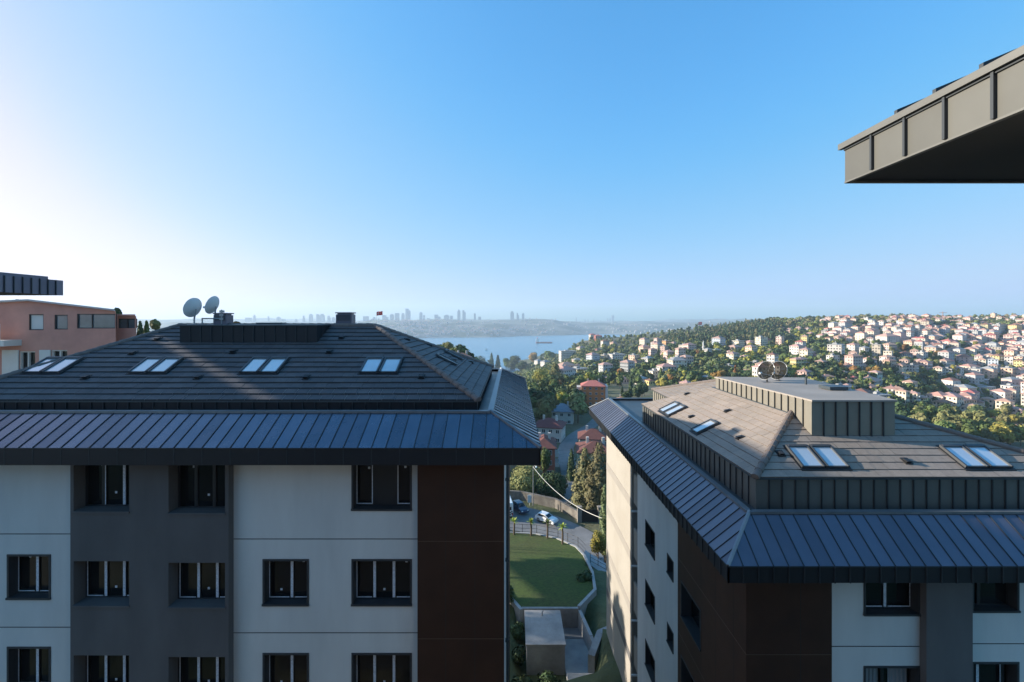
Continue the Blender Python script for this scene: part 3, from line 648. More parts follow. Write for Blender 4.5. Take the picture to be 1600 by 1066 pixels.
def ribbon(name, path, hw, mt, lift=.02, sub=8):
    P = np.array(path); t = np.linspace(0, len(P)-1, (len(P)-1)*sub+1); i = np.arange(len(P))
    Q = np.stack([np.interp(t, i, P[:,k]) for k in range(3)], 1)
    for _ in range(6): Q[1:-1] = (Q[:-2]+2*Q[1:-1]+Q[2:])/4
    d = np.gradient(Q[:,:2], axis=0); d /= np.linalg.norm(d, axis=1)[:,None]; n = np.stack([-d[:,1], d[:,0]], 1)
    k = np.linspace(-hw, hw, 5)
    X = Q[:,0:1]+n[:,0:1]*k; Y = Q[:,1:2]+n[:,1:2]*k; Z = Q[:,2:3]+0*k+lift
    o = grid_mesh(name, X, Y, Z, mt); struct(o); return Q, n
Q1, N1 = ribbon('road', ROAD1, 5.6, M['asphalt']); Q2, N2 = ribbon('road', ROAD2, 2.4, M['asphalt'], .03)

# far shore
def far_z(x, y):
    sh = 3300+260*np.sin(x*.0011+1)+140*np.sin(x*.0031+.4)+60*np.sin(x*.009)
    sh = np.where(x > 250, sh+np.clip((x-250)/500, 0, 1)*500, sh)
    t = (y-sh)/900
    top = 104+19*np.sin(x*.0016+2.1)+12*np.sin(x*.0043)+5*np.sin(x*.011+y*.002)
    top = np.where(x > 500, top*.93, top)
    h = top*np.clip(t, 0, 1)**.75+8*np.clip(t, 0, 1)*(np.sin(x*.007+y*.004)+np.sin(y*.011-x*.003))
    return -131.2+np.where(t < 0, 0, np.maximum(h, 0))+np.clip((y-5200)/3500, 0, 1)*14
M['farhill'] = mat('far_shore_cover', (.030,.058,.032), .95, noise=(.005,.55), tint=((.13,.13,.11), .005))
X, Y = np.meshgrid(np.linspace(-7000, 7000, 280), np.linspace(2700, 9200, 120))
struct(grid_mesh('far_hills', X, Y, far_z(X, Y), M['farhill']))
M['farwall'] = mat('far_pale_wall', (.45,.44,.42), .9)
M['farroof'] = mat('far_red_roof', (.40,.20,.14), .9)
mb = MB(); rnd = random.Random(31)
for i in range(1500):
    y = 3250+abs(rnd.gauss(0, 700)); x = rnd.uniform(-2100, 2600)
    g = float(far_z(np.array([x]), np.array([y]))[0])
    if g < -130.5: continue
    k = math.sin(x*.006)+math.sin(x*.0023+y*.004)
    if k < -.1 and rnd.random() < .8: continue
    w_ = rnd.uniform(8, 20); h = rnd.uniform(7, 17); d = rnd.uniform(8, 16)
    mb.box(x, x+w_, y, y+d, g-4, g+h, 0); mb.poly([(x-.5,y-.5,g+h+.05),(x+w_+.5,y-.5,g+h+.05),(x+w_+.5,y+d+.5,g+h+2),(x-.5,y+d+.5,g+h+2)], 1)
o = mb.build('far_town', [M['farwall'], M['farroof']]); struct(o, 'stuff'); tag(o, 'hazy town of tiny pale buildings scattered over the far shore hills', 'town')

# skyline towers
M['tower'] = mat('tower_facade', (.13,.15,.18), .5, noise=(.02,.1))
TW = [(x/3.2+360, y/3.2+470, w_/3.2, 6000) for (x, y, w_) in ((85,85,24),(118,70,10),(190,78,8),(238,80,16),(262,92,16),(327,92,12),(366,75,10),(400,66,16),(435,67,12),(455,66,22),(492,75,14),(514,82,14),(675,78,24),(718,82,16),(772,72,26),(806,66,18),(832,62,20),(862,62,14),(886,40,22),(952,57,14),(968,72,8),(988,88,22),(1034,70,28),(1080,70,24),(1105,75,14),(1142,45,14),(1168,48,16),(1222,62,10),(1246,80,14),(1409,52,18),(1437,62,12),(1464,62,12))]
TW += [(x/4+820, y/4+480, w_/4, 8000) for (x, y, w_) in ((322,65,6),(345,85,8),(378,75,9),(395,72,5),(430,75,5),(475,80,8),(518,70,8),(534,68,8),(551,52,15),(600,82,10),(618,82,8),(700,97,12),(760,95,20))]
ORD = ['leftmost', 'second', 'third', 'fourth', 'fifth', 'sixth', 'seventh', 'eighth', 'ninth', 'tenth', 'eleventh', 'twelfth', 'thirteenth', 'fourteenth', 'fifteenth', 'sixteenth', 'seventeenth', 'eighteenth', 'nineteenth', 'twentieth']
zones = [(360, 480, 'left of the right-hand roof chimney, over the left roof'), (480, 560, 'about the right-hand chimney of the left roof'), (560, 645, 'beyond the red flag'), (645, 770, 'in the middle of the far skyline'), (770, 860, 'at the right end above the strait'), (860, 1100, 'in the faint far cluster above the right hill')]
zi = {}
for i, (x, yt, w_, D) in enumerate(TW):
    wx = w_*D/F; X0 = (x-800)/F*D; h_top = (500-yt)/F*D; base = float(far_z(np.array([X0]), np.array([D]))[0])-6
    zone = next(z for z in zones if z[0] <= x < z[1]); k = zi.get(zone, 0); zi[zone] = k+1
    rnd = random.Random(i); m = MB(); kind = i % 4; dd = wx*.8
    if kind == 0: m.box(-wx/2, wx/2, 0, dd, base, h_top)
    elif kind == 1: m.box(-wx/2, wx/2, 0, dd, base, h_top-18); m.box(-wx*.3, wx*.3, dd*.2, dd*.8, h_top-18.01, h_top)
    elif kind == 2: m.box(-wx/2, wx*.1, 0, dd, base, h_top); m.box(wx*.1, wx/2, 2, dd, base, h_top-25)
    else:
        m.box(-wx/2, wx/2, 0, dd, base, h_top-14)
        m.hexa([(-wx/2,0,h_top-14),(wx/2,0,h_top-14),(wx/2,dd,h_top-14),(-wx/2,dd,h_top-14),(-wx*.2,dd*.3,h_top),(wx*.2,dd*.3,h_top),(wx*.2,dd*.7,h_top),(-wx*.2,dd*.7,h_top)])
    m.v = [(v[0]+X0, v[1]+D, v[2]) for v in m.v]
    o = m.build('skyscraper', M['tower'], loc=(X0, D, base))
    sz = 'tallest' if yt < 484 else ('slim' if w_ < 4 else ('broad' if w_ > 6.5 else 'plain'))
    tag(o, '%s hazy tower, %s from left %s' % (sz, ORD[k], zone[2]) if k else '%s hazy tower, leftmost %s' % (sz, zone[2]), 'skyscraper', 'hazy towers on the far skyline')

# ------------------------------------------------------------------ trees
def leaf_cloud(n, size, kind, seed, rx=1., rz=1.):
    """n leaf-clump quads through the volume of a crown of half-width rx and height 2*rz, centre at 0"""
    g = np.random.default_rng(seed)
    if kind == 'round':
        k = 10
        c = g.normal(size=(k, 3)); c /= np.linalg.norm(c, axis=1)[:, None]; c *= g.uniform(.25, .68, (k, 1)); c[:, 2] *= .9
        c[0] = (0, 0, .3); r = g.uniform(.28, .5, k)
        j = g.choice(k, n, p=r**2/np.sum(r**2))
        d = g.normal(size=(n, 3)); d /= np.linalg.norm(d, axis=1)[:, None]
        p = c[j]+d*(r[j]*g.uniform(.7, 1.06, n))[:, None]; nor = d*.8+p*.35
    elif kind == 'cone':
        t = 1-np.sqrt(g.uniform(0, 1, n)); t = np.clip(t, 0, .985); z = -1+2*t; ph = g.uniform(0, 2*np.pi, n)
        tier = .72+.28*np.abs(np.sin(t*17+np.sin(ph*3+seed)*1.1)); lob = .86+.2*np.sin(ph*5+t*9+seed)
        R_ = (1-t)**.62*tier*lob*g.uniform(.62, 1.03, n)+.03
        p = np.stack([R_*np.cos(ph), R_*np.sin(ph), z], 1); nor = np.stack([np.cos(ph), np.sin(ph), .45+0*ph], 1)
    else:                                                            # column
        t = g.uniform(0, 1, n); z = -1+2*t; ph = g.uniform(0, 2*np.pi, n)
        R_ = (np.sin(np.pi*np.clip(t*.86+.12, 0, 1))**.6)*(.8+.25*np.sin(ph*4+t*23+seed))*g.uniform(.6, 1.05, n)
        p = np.stack([R_*np.cos(ph), R_*np.sin(ph), z], 1); nor = np.stack([np.cos(ph), np.sin(ph), .35+0*ph], 1)
    nor = nor+g.normal(size=(n, 3))*.33; nor /= np.linalg.norm(nor, axis=1)[:, None]
    p = p*np.array([rx, rx, rz])
    u = np.cross(nor, g.normal(size=(n, 3))); u /= np.linalg.norm(u, axis=1)[:, None]; v = np.cross(nor, u)
    sz = size*g.uniform(.55, 1.3, n)[:, None]
    u *= sz; v *= sz*g.uniform(.55, 1.0, n)[:, None]
    V = np.stack([p-u, p-v*1.0, p+u, p+v], 1).reshape(-1, 3)
    return V, np.arange(4*n).reshape(n, 4)
def leafmat(name, c, rand=.25, sc_=.9, am=.45):
    m = mat(name, c, .75, spec=.25, noise=(sc_, am), rand=rand, rnoise=0); return m
LM = {
 'green': leafmat('green_leaves', (.105,.145,.042)), 'dark': leafmat('dark_leaves', (.050,.083,.034)),
 'olive': leafmat('olive_leaves', (.185,.185,.068)), 'yellow': leafmat('yellow_green_leaves', (.30,.28,.055)),
 'autumn': leafmat('ochre_leaves', (.26,.15,.045)), 'cedar': leafmat('cedar_needles', (.165,.150,.070)), 'pale': leafmat('pale_leaves', (.17,.20,.09)),
}
M['bark'] = mat('bark', (.10,.075,.055), .95, noise=(4,.3), bump=(12,.6,.03))
TREEWORD = {'green': 'green', 'dark': 'dark green', 'olive': 'olive green', 'yellow': 'yellow-green', 'autumn': 'ochre', 'cedar': 'grey-green', 'pale': 'pale green'}
def trunk_mb(h, r, k, seed, spread, lo=.45):
    rnd = random.Random(seed); m = MB(); x = rnd.uniform(-.05, .05)*h
    m.tube([(0,0,-.6), (x*.3,0,h*.3), (x,x*.4,h)], r, 7, 0, r*.45)
    for i in range(k):
        z = h*rnd.uniform(lo, .95); an = rnd.uniform(0, 6.28); L = spread*rnd.uniform(.5, .9)
        m.tube([(x*z/h,x*.4*z/h,z), (x+L*.5*math.cos(an),L*.5*math.sin(an),z+L*.45), (x+L*math.cos(an),L*math.sin(an),z+L*.8)], r*.4, 5, 0, r*.12)
    return m
_protos = {}
def big_tree(name, label, loc, hw, h, kind, col, n=2600, leaf=.22, group=None, clear=.22, seed=0, key=None):
    """tree as a thing with trunk and crown; clear = share of the height below the crown"""
    t = thing(name, label, 'tree' if 'shrub' not in name else 'shrub', loc, group)
    key = key or (kind, col, seed, round(hw, 1), round(h, 1))
    if key not in _protos:
        rz = h*(1-clear)/2; V, f = leaf_cloud(n, leaf, kind, seed+1, hw, rz); V[:, 2] += h*clear+rz
        _protos[key] = (np_mesh('crown', V, f, [LM[col]], link=False), None)
        th = h*(clear+(1-clear)*(.42 if kind == 'round' else .85)); o = trunk_mb(th, max(.05, min(h*.022, hw*.16)), 7 if kind == 'round' else 0, seed, hw*.7, max(.45, h*clear/th*.97)).build('trunk', M['bark'], None)
        me = o.data; bpy.data.objects.remove(o); _protos[key] = (_protos[key][0], me)
    c, tr = _protos[key]
    for nm, me in (('crown', c), ('trunk', tr)):
        o = bpy.data.objects.new(nm, me); C.objects.link(o); o.parent = t
    t.rotation_euler[2] = random.Random(str(label)+str(loc)).uniform(0, 6.28)
    return t

# ------------------------------------------------------------------ the gap between the buildings
def lawn_z(y): return -24.0-(y-38)*.1455
LAWN = [(.8,38.0),(5.6,38.0),(7.46,41.1),(7.9,45),(7.8,49.3),(7.3,52.2),(5.4,55.0),(3.0,56.6),(-.5,57.2),(-4.5,57.3),(-4.5,43),(-.6,41)]
m = MB(); m.poly([(x, y, lawn_z(y)) for x, y in LAWN]); struct(m.build('lawn', M['lawn']))
def kerb_run(pts, w_, hgt, down):
    m = MB()
    for (ax,ay,az),(bx,by,bz) in zip(pts, pts[1:]):
        L = math.hypot(bx-ax, by-ay); nx, ny = -(by-ay)/L*w_/2, (bx-ax)/L*w_/2; ex, ey = (bx-ax)/L*.06, (by-ay)/L*.06
        ax2, ay2, bx2, by2 = ax-ex, ay-ey, bx+ex, by+ey
        m.hexa([(ax2+nx,ay2+ny,az-down),(bx2+nx,by2+ny,bz-down),(bx2-nx,by2-ny,bz-down),(ax2-nx,ay2-ny,az-down),(ax2+nx,ay2+ny,az+hgt),(bx2+nx,by2+ny,bz+hgt),(bx2-nx,by2-ny,bz+hgt),(ax2-nx,ay2-ny,az+hgt)])
    return m
L3 = lambda p: [(x, y, lawn_z(y)) for x, y in p]
tag(kerb_run(L3([(5.6,38.0),(7.5,41.1),(7.95,45),(7.85,49.3)]), .26, .16, 2.4).build('retaining_wall', M['coping']), 'pale kerb wall bending round the right edge of the lawn', 'retaining wall')
tag(kerb_run(L3([(7.85,49.6),(7.35,52.2),(5.45,55.1),(3.0,56.75),(-.5,57.35),(-4.5,57.45)]), .22, .10, .5).build('kerb', M['coping']), 'curved kerb along the far edge of the lawn under the railing', 'kerb')
tag(kerb_run([(.9,37.85,-24.05),(5.45,37.85,-24.05)], .24, .12, 1.7).build('retaining_wall', M['concrete']), 'dark straight wall along the near edge of the lawn behind the concrete hut', 'retaining wall')
tag(kerb_run([(-4.0,43.2,-24.6),(-.8,41.0,-24.3),(.75,37.7,-24.05)], .28, .12, 1.6).build('retaining_wall', M['coping']), 'kerb wall slanting from the left building to the hut corner', 'retaining wall')
tag(kerb_run([(5.62,37.7,-24.1),(6.05,34.9,-24.2),(6.3,33.6,-24.6)], .26, .05, 1.6).build('retaining_wall', M['coping']), 'grey wall between the paved yard and the grass strip', 'retaining wall')
tag(kerb_run([(5.75,32.9,-24.3),(6.75,34.9,-24.0),(7.9,35.4,-23.9)], .5, .10, 1.6).build('retaining_wall', M['concrete']), 'thick low wall slanting from the yard to the sunlit slab corner', 'retaining wall')
tag(kerb_run([(3.9,31.4,-24.75),(8.0,31.4,-24.75)], .7, .1, 1.2).build('retaining_wall', M['concrete']), 'low wall closing the paved yard at the bottom of the photo', 'retaining wall')
m = MB(); m.box(3.9, 6.1, 31.8, 38.0, -25.9, -25.52); struct(m.build('pavement', mat('yard_paving', (.36,.37,.37), .88, noise=(1.5,.15), bump=(25,.2,.01), tint=((.28,.29,.30), .5))))
m = MB(); m.box(3.9, 6.0, 36.4, 37.7, -25.515, -25.49); m.v = m.v; struct(m.build('pavement', mat('damp_paving', (.17,.18,.19), .8, noise=(2,.2))))  # darker strip across the back of the paved yard
# hut
h = thing('utility_hut', 'small windowless flat-roofed concrete hut standing below the lawn', 'hut', (2.45, 34.9, -25.7))
m = MB(); m.box(1.06, 3.84, 33.0, 36.8, -25.9, -23.62); m.build('wall', M['concrete'], h)
m = MB(); m.box(1.0, 3.9, 32.94, 36.86, -23.615, -23.5); m.build('roof', M['concrete'], h)
m = MB(); m.tube([(2.4,36.2,-23.5),(2.4,36.2,-23.2),(2.5,36.2,-23.14)], .05, 7); m.build('vent_pipe', M['steel'], h)
# railing along the far side of the lawn
def railing(name, pts, label, hgt, step):
    r = thing(name, label, 'railing', pts[0]); m = MB()
    for k in (hgt, hgt*.55, hgt*.15): m.tube([(x, y, z+k) for x, y, z in pts], .022, 5)
    m.build('rail', M['black'], r)
    for (a, b) in zip(pts, pts[1:]):
        L = math.dist(a, b); n_ = max(1, round(L/step))
        for i in range(n_):
            t = i/n_; x, y, z = (a[j]+(b[j]-a[j])*t for j in range(3)); m = MB(); m.tube([(x,y,z-.3),(x,y,z+hgt+.03)], .03, 5); m.build('post', M['black'], r)
railing('railing', L3([(-4.5,57.7),(-.5,57.6),(3.1,57.05),(5.6,55.4),(7.6,52.4),(8.1,49.8)]), 'thin black metal railing curving along the far edge of the lawn', 1.05, 1.9)
railing('railing', [(8.6,50,-26.6),(10.6,47,-26.4),(12.5,44.5,-26.2)], 'short railing by the path next to the sunlit slab', 1.0, 1.4)
m = MB()
pts = [(8.0,52.5,-27.0),(9.3,48.8,-26.4),(11.2,46,-26.2),(13.5,43.5,-26)]
for (a, b) in zip(pts, pts[1:]): m.poly([(a[0]-.2,a[1]-.9,a[2]),(b[0]-.2,b[1]-.9,b[2]),(b[0]+.6,b[1]+.9,b[2]),(a[0]+.6,a[1]+.9,a[2])])
struct(m.build('path', M['coping']))
fence = thing('fence', 'low brown slatted fence behind the yellow shrub', 'fence', (12, 53, -28.6))
m = MB()
for i in range(22): m.box(10.9+i*.19, 11.02+i*.19, 54-i*.12, 54.03-i*.12, -29.6, -27.9)
m.build('slats', mat('old_wood', (.22,.13,.07), .85, noise=(5,.3)), fence)
m = MB(); m.tube([(10.8,54.05,-28.1),(15.1,51.4,-28.1)], .04, 5); m.build('rail', M['bark'], fence)

# small palms
def palm(loc, hgt, label, seed, col):
    t = thing('palm_tree', label, 'palm', loc, 'small palms on the lawn'); rnd = random.Random(seed)
    m = MB(); m.tube([(0,0,-.2),(.03,.02,hgt*.5),(.05*rnd.choice((-1,1)),0,hgt*.78)], .13, 8, 0, .085); o = m.build('trunk', M['bark']); o.parent = t
    m = MB()
    for i in range(30):
        an = i*2.399+rnd.random()*.4; el = R(rnd.uniform(5, 80)); L = rnd.uniform(.55, .85); q = []
        for k in range(5):
            s_ = k/4*L; dr = (k/4)**2*.28*math.cos(el)
            q.append(Vector((math.cos(an)*math.cos(el)*s_, math.sin(an)*math.cos(el)*s_, hgt*.76+math.sin(el)*s_-dr)))
        sd_ = Vector((-math.sin(an), math.cos(an), 0))
        for k in range(4):
            w0, w1 = .075*(1-abs(k/4-.35)), .075*(1-abs((k+1)/4-.35))*(1 if k < 3 else .15)
            m.poly([q[k]-sd_*w0, q[k]+sd_*w0, q[k+1]+sd_*w1, q[k+1]-sd_*w1])
    o = m.build('crown', LM[col]); o.parent = t
for i, (x, y, hh, lb, cl) in enumerate(((.25,56.6,2.1,'small bright palm on the lawn edge, leftmost of the row','palmleaf'), (2.35,56.2,2.1,'small bright palm second from left, in front of the lamp post','palmleaf'), (4.3,55.3,2.4,'small dark green palm in front of the white car','green'), (5.9,53.2,2.6,'small leaning palm with narrow yellow crown, rightmost of the row','palmleaf'))):
    LM.setdefault('palmleaf', leafmat('palm_leaves', (.36,.44,.09), .1))
    palm((x, y, lawn_z(y)), hh, lb, i, cl)

# ------------------------------------------------------------------ vehicles
def paint(name, c): return mat(name, c, .28, spec=.5, coat=.8)
M['tyre'] = mat('tyre_rubber', (.02,.02,.02), .9); M['carglass'] = mat('car_glass', (.012,.014,.016), .06); M['lampglass'] = mat('lamp_glass', (.7,.7,.68), .15); M['tail'] = mat('tail_lamp', (.35,.02,.02), .25)
def place(o, t): o.parent = t; return o
def wheel(t, x, y, r):
    m = MB(); m.tube([(x,y-.1,r),(x,y+.1,r)], r, 18); wo = place(m.build('wheel', M['tyre']), t)
    m = MB(); s_ = -1 if y < 0 else 1; m.tube([(x,y+s_*.09,r),(x,y+s_*.115,r)], r*.62, 14); place(m.build('rim', M['steel']), wo)
def car(name, label, loc, rz, col, L=4.2, W=1.76, H=1.46, wagon=0):
    t = thing(name, label, 'car', loc, None, rz); h = L/2
    low = [(-h,.35),(-h+.05,.72),(-h+.12,.93),(-h+.55+wagon*.0,.99),(h-1.35,.95),(h-.35,.80),(h-.05,.62),(h,.38),(h-.1,.2),(-h+.1,.22)]
    m = MB()
    def prof(p, w0, w1, z0):
        rings = []
        for s_ in (-1, 1): rings.append([(x, s_*(w0+(w1-w0)*max(0, (z-z0))), z) for x, z in p])
        n = len(p); m.poly(rings[0]); m.poly(rings[1][::-1])
        for i in range(n): j = (i+1) % n; m.poly([rings[0][i], rings[0][j], rings[1][j], rings[1][i]])
    prof(low, W/2, W/2-.10, .6)
    cab = [(-h+.28,.96),(-h+.62-wagon*.25,H-.06),(-h+1.2,H),(h-2.0,H-.04),(h-1.25,.93)]
    prof(cab, W/2-.10, W/2-.33, .95)
    bo = place(m.build('body', paint('car_paint', col)), t)
    bv = bo.modifiers.new('bevel', 'BEVEL'); bv.width = .05; bv.segments = 2; bv.limit_method = 'ANGLE'; bv.angle_limit = R(25)
    def yy(z): return W/2-.10-.23*max(0, z-.95)
    g = MB()
    for (a, b) in ((0, 1), (4, 3)):
        p, q = cab[a], cab[b]; k = .13
        P0 = (p[0]+(q[0]-p[0])*k, p[1]+(q[1]-p[1])*k); P1 = (p[0]+(q[0]-p[0])*(1-k), p[1]+(q[1]-p[1])*(1-k)); dx = .012 if a else -.012
        g = MB(); g.poly([(P0[0]+dx*1.5,-yy(P0[1])+.1,P0[1]+.012),(P0[0]+dx*1.5,yy(P0[1])-.1,P0[1]+.012),(P1[0]+dx*1.5,yy(P1[1])-.08,P1[1]+.012),(P1[0]+dx*1.5,-yy(P1[1])+.08,P1[1]+.012)])
        place(g.build('windscreen' if a else 'rear_window', M['carglass']), t)
    for s_ in (-1, 1):
        for (x0, x1, x2, x3) in ((-h+.52,-.12,-.12,-h+.85), (-.02,h-1.52,h-2.02,-.02)):
            g = MB(); g.poly([(x0,s_*(yy(1.0)+.012),1.0),(x1,s_*(yy(1.0)+.012),1.0),(x2,s_*(yy(H-.12)+.012),H-.12),(x3,s_*(yy(H-.12)+.012),H-.12)]); place(g.build('side_window', M['carglass']), t)
        g = MB(); g.box(h-.22, h-.03, s_*.62-.16, s_*.62+.16, .56, .70); place(g.build('headlight', M['lampglass']), t)
        g = MB(); g.box(-h-.012, -h+.14, s_*.68-.13, s_*.68+.13, .70, .88); place(g.build('tail_light', M['tail']), t)
        g = MB(); g.box(.75, .92, s_*(W/2+.08)-.08, s_*(W/2+.08)+.08, .95, 1.07); place(g.build('mirror', M['black']), t)
        for x in (-h+.78, h-.85): wheel(t, x, s_*(W/2-.1), .31)
car('parked_car', 'white hatchback on the sloping road behind the palms', (6.5, 85.6, -37.86), R(-38), (.80,.80,.80))
car('parked_car', 'dark blue car parked between the white minibus and the lamp post', (1.6, 90.2, -37.75), R(-62), (.022,.035,.085), H=1.55, wagon=1)
# minibus, rear towards us
t = thing('minibus', 'white minibus with a black and white chequered back, cut off by the left building', 'minibus', (-.9, 86.2, -37.9), None, R(8))
m = MB(); m.box(-1.15, 1.15, 0, 6.6, .45, 3.0); m.box(-1.05, 1.05, .1, 6.4, 3.0, 3.12); bo = place(m.build('body', paint('bus_paint', (.78,.78,.76))), t)
bv = bo.modifiers.new('bevel', 'BEVEL'); bv.width = .12; bv.segments = 3
m = MB(); m.box(-.8, .8, -.03, .03, 1.85, 2.45); place(m.build('rear_window', M['carglass']), t)
m = MB()
for i in range(8):
    for j in range(4):
        if (i+j) % 2 == 0: m.box(-1.0+i*.25, -.75+i*.25, -.025, .02, .85+j*.2, 1.05+j*.2)
place(m.build('chequered_panel', M['black']), t)
m = MB(); m.box(-1.1, 1.1, -.12, .05, .45, .68); place(m.build('bumper', M['black']), t)
for s_ in (-1, 1):
    m = MB(); m.box(s_*1.02-.09, s_*1.02+.09, -.035, .03, .75, 1.3); place(m.build('tail_light', M['tail']), t)
    for y in (1.3, 5.2):
        m = MB(); m.tube([(s_*1.0-.12,y,.45),(s_*1.0+.12,y,.45)], .45, 16); place(m.build('wheel', M['tyre']), t)

# lamp post, cable, signs
lx, ly, lz = 4.3, 92.6, -37.6
t = thing('street_lamp', 'tall grey street lamp post behind the palms holding the sagging cable', 'street lamp', (lx, ly, lz))
m = MB(); m.tube([(lx,ly,lz-.3),(lx,ly,lz+7.9)], .10, 8, 0, .065); m.build('post', M['steel'], t)
m = MB(); m.tube([(lx,ly,lz+7.7),(lx+.3,ly-.5,lz+8.1),(lx+.55,ly-1.2,lz+8.15)], .045, 6); m.build('arm', M['steel'], t)
m = MB(); m.hexa([(lx+.35,ly-1.7,lz+8.05),(lx+.75,ly-1.7,lz+8.05),(lx+.7,ly-1.0,lz+8.08),(lx+.4,ly-1.0,lz+8.08),(lx+.42,ly-1.6,lz+8.22),(lx+.68,ly-1.6,lz+8.22),(lx+.65,ly-1.05,lz+8.22),(lx+.45,ly-1.05,lz+8.22)]); m.build('lamp_head', M['dish'], t)
A = Vector((lx, ly, lz+7.7)); B = Vector((14.0, 58, -26.0)); m = MB()
m.tube([A.lerp(B, i/24)-Vector((0, 0, 1.9*4*(i/24)*(1-i/24))) for i in range(25)], .045, 5)
tag(m.build('power_cable', mat('pale_cable', (.55,.54,.50), .6)), 'pale cable sagging from the lamp post towards the sunlit slab', 'cable')
m = MB(); m.box(3.2, 4.0, 93.2, 93.35, -37.4, -35.9); m.tube([(3.6,93.3,-38),(3.6,93.3,-37.3)], .05, 6)
tag(m.build('notice_board', M['dish']), 'blank white board standing by the foot of the lamp post', 'board')
for (px, py, D, s_, lb) in ((857,786,98,.5,'upright white sign in the dark bushes above the white car'), (868,790,97,.42,'small flat white sign right of the upright one in the bushes')):
    x = (px-800)/F*D; z = (500-py)/F*D; m = MB(); m.box(x-s_*.6, x+s_*.6, D, D+.06, z-s_*.4, z+s_*(1.1 if s_ > .45 else .4)); m.tube([(x,D+.1,gz(x,D)-.3),(x,D+.1,z)], .04, 6)
    tag(m.build('sign', M['dish']), lb, 'sign')
# stone bank behind the road
bank = [(-6,97.5,-37.6),(2,97,-37.8),(9,93.5,-38),(13.0,87.5,-38.2)]
tag(kerb_run(bank, .5, 1.3, 1.2).build('stone_wall', mat('rubble_stone', (.21,.19,.165), .95, noise=(1.6,.4), bump=(5,.9,.15), tint=((.13,.115,.10), .8))), 'rough brown stone wall behind the cars on the road', 'stone wall')
t = thing('gate', 'dark gate between two stone pillars right of the white car', 'gate', (14.5, 85, -38))
for gx in (12.4, 16.3):
    m = MB(); m.box(gx, gx+.8, 86.0, 86.8, -38.8, -35.6); m.box(gx-.08, gx+.88, 85.92, 86.88, -35.595, -35.4); m.build('pillar', mat('gate_stone', (.24,.21,.18), .95, noise=(2,.3)), t)
m = MB(); m.box(13.21, 16.29, 86.3, 86.4, -38.6, -36.0); m.build('gate_leaf', M['black'], t)

# ------------------------------------------------------------------ roof dishes
def dish(label, c, r, face, mast_z, mesh=False, arm_side=1):
    c = Vector(c); f = Vector(face).normalized(); t = thing('satellite_dish', label, 'satellite dish', (c.x, c.y, mast_z), 'satellite dishes')
    a = f.cross(Vector((0,0,1))).normalized(); b = a.cross(f)
    m = MB(); rings = []
    N = 24; K = 5
    for k in range(K+1):
        rr = r*k/K; rings.append([c+a*(rr*math.cos(2*math.pi*j/N))+b*(rr*math.sin(2*math.pi*j/N)*1.08)+f*(rr*rr/r*.26) for j in range(N)])
    for k in range(1, K):
        for j in range(N): m.poly([rings[k][j], rings[k][(j+1) % N], rings[k+1][(j+1) % N], rings[k+1][j]])
    m.poly(rings[1][::-1])
    rf = m.build('reflector', M['mesh'] if mesh else M['dish'], t, smooth=True)
    m = MB(); m.tube([rings[K][j] for j in range(N)]+[rings[K][0]], .012, 5); m.build('rim', M['steel'] if mesh else M['dish'], rf)
    base = Vector((c.x, c.y, mast_z)); m = MB(); m.tube([base, base+Vector((0,0,.25)), c-f*.1], .035, 7); m.box(c.x-.18, c.x+.18, c.y-.18, c.y+.18, mast_z-.02, mast_z+.03); m.build('mast', M['steel'] if not mesh else M['black'], t)
    lo = c-b*(r*1.02)+f*(r*.26); hp = c+f*(r*1.05)-b*(r*.55); m = MB(); m.tube([lo, hp], .018, 5)
    if mesh:
        for s_ in (-.5, .5): m.tube([c+a*(r*s_*1.6)-b*r*.5+f*r*.2, hp], .012, 5)
    m.build('feed_arm', M['steel'], t)
    m = MB(); d = (c-hp).normalized(); m.tube([hp-d*.06, hp+d*.10], .05, 8, 0, .035); m.build('feed_horn', M['dish'], t)
M['mesh'] = bpy.data.materials.new('mesh_reflector'); M['mesh'].use_nodes = True
nt_ = M['mesh'].node_tree; p_ = nt_.nodes['Principled BSDF']; p_.inputs['Base Color'].default_value = (.016,.015,.012,1); p_.inputs['Roughness'].default_value = .7; p_.inputs['Specular IOR Level'].default_value = .1
tr_ = nt_.nodes.new('ShaderNodeBsdfTransparent'); mx_ = nt_.nodes.new('ShaderNodeMixShader')
tcn = nt_.nodes.new('ShaderNodeTexCoord'); vm_ = nt_.nodes.new('ShaderNodeTexVoronoi'); vm_.inputs['Scale'].default_value = 90
mr_ = nt_.nodes.new('ShaderNodeMapRange'); mr_.inputs[1].default_value = .2; mr_.inputs[2].default_value = .5; mr_.inputs[3].default_value = .6; mr_.inputs[4].default_value = .9
nt_.links.new(tcn.outputs['Object'], vm_.inputs['Vector']); nt_.links.new(vm_.outputs['Distance'], mr_.inputs[0]); nt_.links.new(mr_.outputs[0], mx_.inputs[0])
nt_.links.new(tr_.outputs[0], mx_.inputs[1]); nt_.links.new(p_.outputs[0], mx_.inputs[2]); nt_.links.new(mx_.outputs[0], nt_.nodes['Material Output'].inputs['Surface'])
D = 19.6
dish('white satellite dish on the left roof box, left one with long feed arm', ((303.5-800)/F*D, D, .50), .40, (-.9,.28,.32), -.2)
dish('white satellite dish beside the small roof chimney, right one of the pair', ((334.5-800)/F*20.2, 20.2, .63), .38, (-.93,.10,.34), -.2)
D = 21.5
dish('dark mesh satellite dish with pale rim on the right roof box, left one', ((1198.5-800)/F*D, D, (500-580)/F*D), .42, (-.84,-.42,.34), -2.97, True)
dish('dark mesh satellite dish on the right roof box, overlapping behind the other', ((1217-800)/F*22.2, 22.2, (500-580)/F*22.2), .43, (-.78,-.5,.36), -2.98, True)
m = MB()
